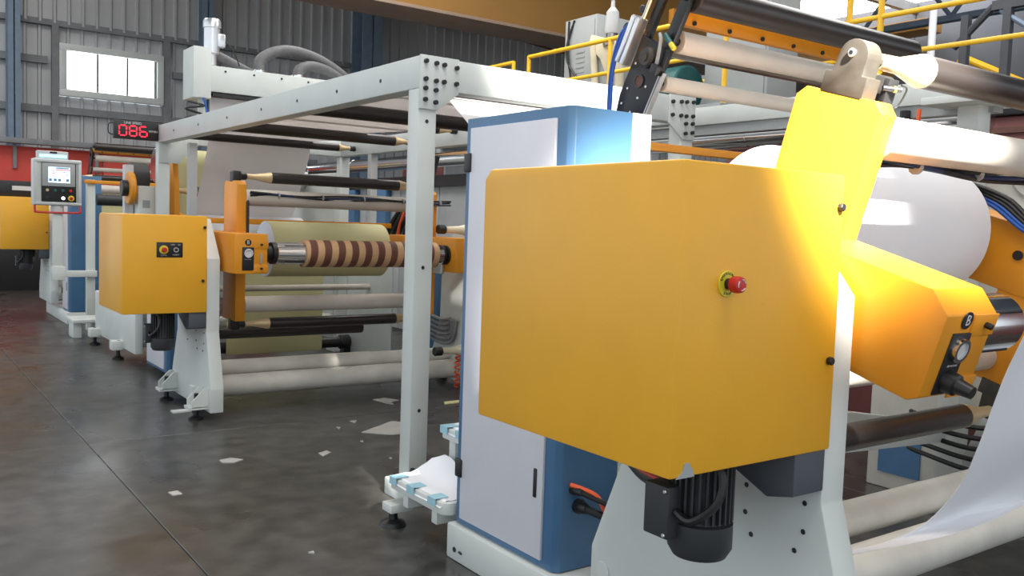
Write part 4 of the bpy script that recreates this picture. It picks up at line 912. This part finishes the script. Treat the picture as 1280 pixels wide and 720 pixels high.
# ================================================================ FLOOR LITTER
def scrap(pts, label, m='floorpaper', z=.006):
    P = [at(u, v, 'z', z) for u, v in pts]
    b = MB(); b.prism([(p[0], p[1]) for p in P], 'z', .0, z); o = b.build('paper_scrap', m); return tag(o, label, 'paper scrap', 'paper scraps on the concrete floor')
scrap([(452, 540), (490, 526), (522, 530), (520, 540), (490, 543)], 'largest white sheet of paper lying on the concrete floor')
scrap([(466, 499), (480, 497), (499, 500), (488, 502), (492, 505), (484, 504)], 'torn strip of white paper lying below the cross tubes')
scrap([(555, 502), (574, 500), (574, 503), (556, 505)], 'thin yellowish strip on the floor beside the cabinet', 'yellowpaper')
for k, pts in enumerate(([(274, 575), (288, 572), (304, 574), (292, 578), (278, 578)], [(210, 615), (222, 613), (228, 617), (216, 619)], [(398, 566), (408, 563), (414, 565), (404, 570)], [(437, 526), (446, 525), (444, 528)], [(450, 551), (454, 550), (454, 552)], [(500, 574), (508, 573), (508, 575)], [(420, 533), (426, 534), (424, 536)], [(520, 610), (526, 609), (527, 612)], [(385, 690), (392, 688), (393, 691)], [(486, 572), (489, 571), (490, 573)])):
    scrap(pts, {0: 'five-cornered pale scrap on open floor, widest of the small scraps', 1: 'pale four-cornered scrap beside the long floor joint', 2: 'pale slanted scrap between the small guard stand and the largest white sheet', 7: 'tiny pale scrap beside the foot of the steps', 8: 'tiny lone scrap on open floor in front of the tall blue cabinet'}.get(k, 'tiny pale paper scrap around the largest white sheet'))

# ================================================================ BACK OF THE HALL: RED BOARDS, TRAY, CURTAIN
rdb = thing('red_boards', (4, 19.3, 0), 'row of red boards below the cable tray on end wall', 'boards')
for k in range(4): MB().box(-.6 + 2.2 * k, 1.58 + 2.2 * k, 19.28, 19.32, .95, 2.72, .004).build('red_board', 'red', rdb)
for k in range(5): MB().box(-.6 + 2.2 * k, -.54 + 2.2 * k, 19.32, 19.38, 0, 2.75).build('board_post', 'girt', rdb)
ctr = thing('cable_tray', (3, 19.1, 2.75), 'grey cable tray with hanging brackets above the red boards', 'cable tray')
MB().box(-.6, 8.2, 19.0, 19.26, 2.76, 2.86, .004).build('tray', 'girt', ctr)
for k in range(5): MB().box(.8 + 1.42 * k, .86 + 1.42 * k, 19.2, 19.27, 2.3, 2.76).build('tray_bracket', 'girt', ctr)
bkc = MB().box(-.6, 2.75, 19.18, 19.24, 0, .95, .006).build('black_partition', 'black'); tag(bkc, 'low black partition under the red boards', 'partition')
bx = thing('black_box', (1.8, 14.3, 1.71), 'black equipment box with white label on the far yellow guard', 'box')
MB().box(1.3, 2.0, 14.15, 14.6, 1.712, 1.93, .01).build('case', 'black', bx); MB().box(1.62, 1.87, 14.145, 14.15, 1.80, 1.86).build('label_plate', 'print', bx)
bt = MB().lathe((2.03, 14.2, 1.712), (2.03, 14.2, 1.86), [(0, .03), (.6, .03), (.75, .012), (1, .012)], 14).build('spray_bottle', 'tape'); tag(bt, 'small blue bottle beside the black box', 'bottle')
# far right: bright pole and dark frames beyond the platform
tag(MB().cyl((12, 6.92, 0), (12, 6.92, 4.75), .05, 12).build('white_pole', 'paper'), 'slim white vertical pole beyond the rear railing', 'pole')
dk = thing('dark_gantry', (11.8, 5.5, 0), 'dark steel gantry frame with diagonal brace beyond the railing', 'frame')
MB().cyl((12, 6.6, 4.15), (12, 6.1, 4.62), .05, 8).build('brace', 'darkgirt', dk); MB().box(11.95, 12.05, 3.5, 6.1, 4.56, 4.68).build('gantry_beam', 'darkgirt', dk)
for y_ in (6.45, 5.9, 4.5): MB().box(11.95, 12.05, y_ - .05, y_ + .05, 0, 4.56).build('gantry_leg', 'darkgirt', dk)
MB().cyl((12, 6.0, 4.55), (12, 5.4, 4.1), .035, 8).build('brace', 'steelblue', dk)

# casting and small drive inside the big reel stand
MB().box(3.02, 3.10, 2.22, 2.44, .50, .92, .012).build('pivot_casting', 'white', s1)
MB().prism([(3.10, .58), (4.55, .50), (4.55, .60), (3.7, .74), (3.10, .74)], 'y', 2.40, 2.44, .006).build('casting_arm', 'white', s1)
MB().cyl((2.18, 2.40, .98), (2.72, 2.40, .98), .06, 20, .008).build('brake_motor', 'grey', s1); MB().box(2.55, 2.66, 2.42, 2.55, 1.0, 1.28, .006).build('brake_lever', 'black', s1)
# stair rail in the far hall
sr = thing('stair_railing', at(1200, 100, 'x', 12.6), 'yellow sloping stair handrail far beyond the dark gantry', 'railing')
a_, b_, c_, d_ = at(1201, 98, 'x', 12.6), at(1201, 75, 'x', 12.6), at(1209, 74, 'x', 12.6), at(1300, 112, 'x', 12.6)
MB().cyl((a_[0], a_[1], 0), b_, .05, 10).build('rail_post', 'railyellow', sr); MB().cyl(b_, c_, .05, 10).build('hand_rail', 'railyellow', sr); MB().cyl(c_, d_, .05, 10).build('hand_rail', 'railyellow', sr)
MB().cyl((d_[0], d_[1], 0), d_, .05, 10).build('rail_post', 'railyellow', sr)
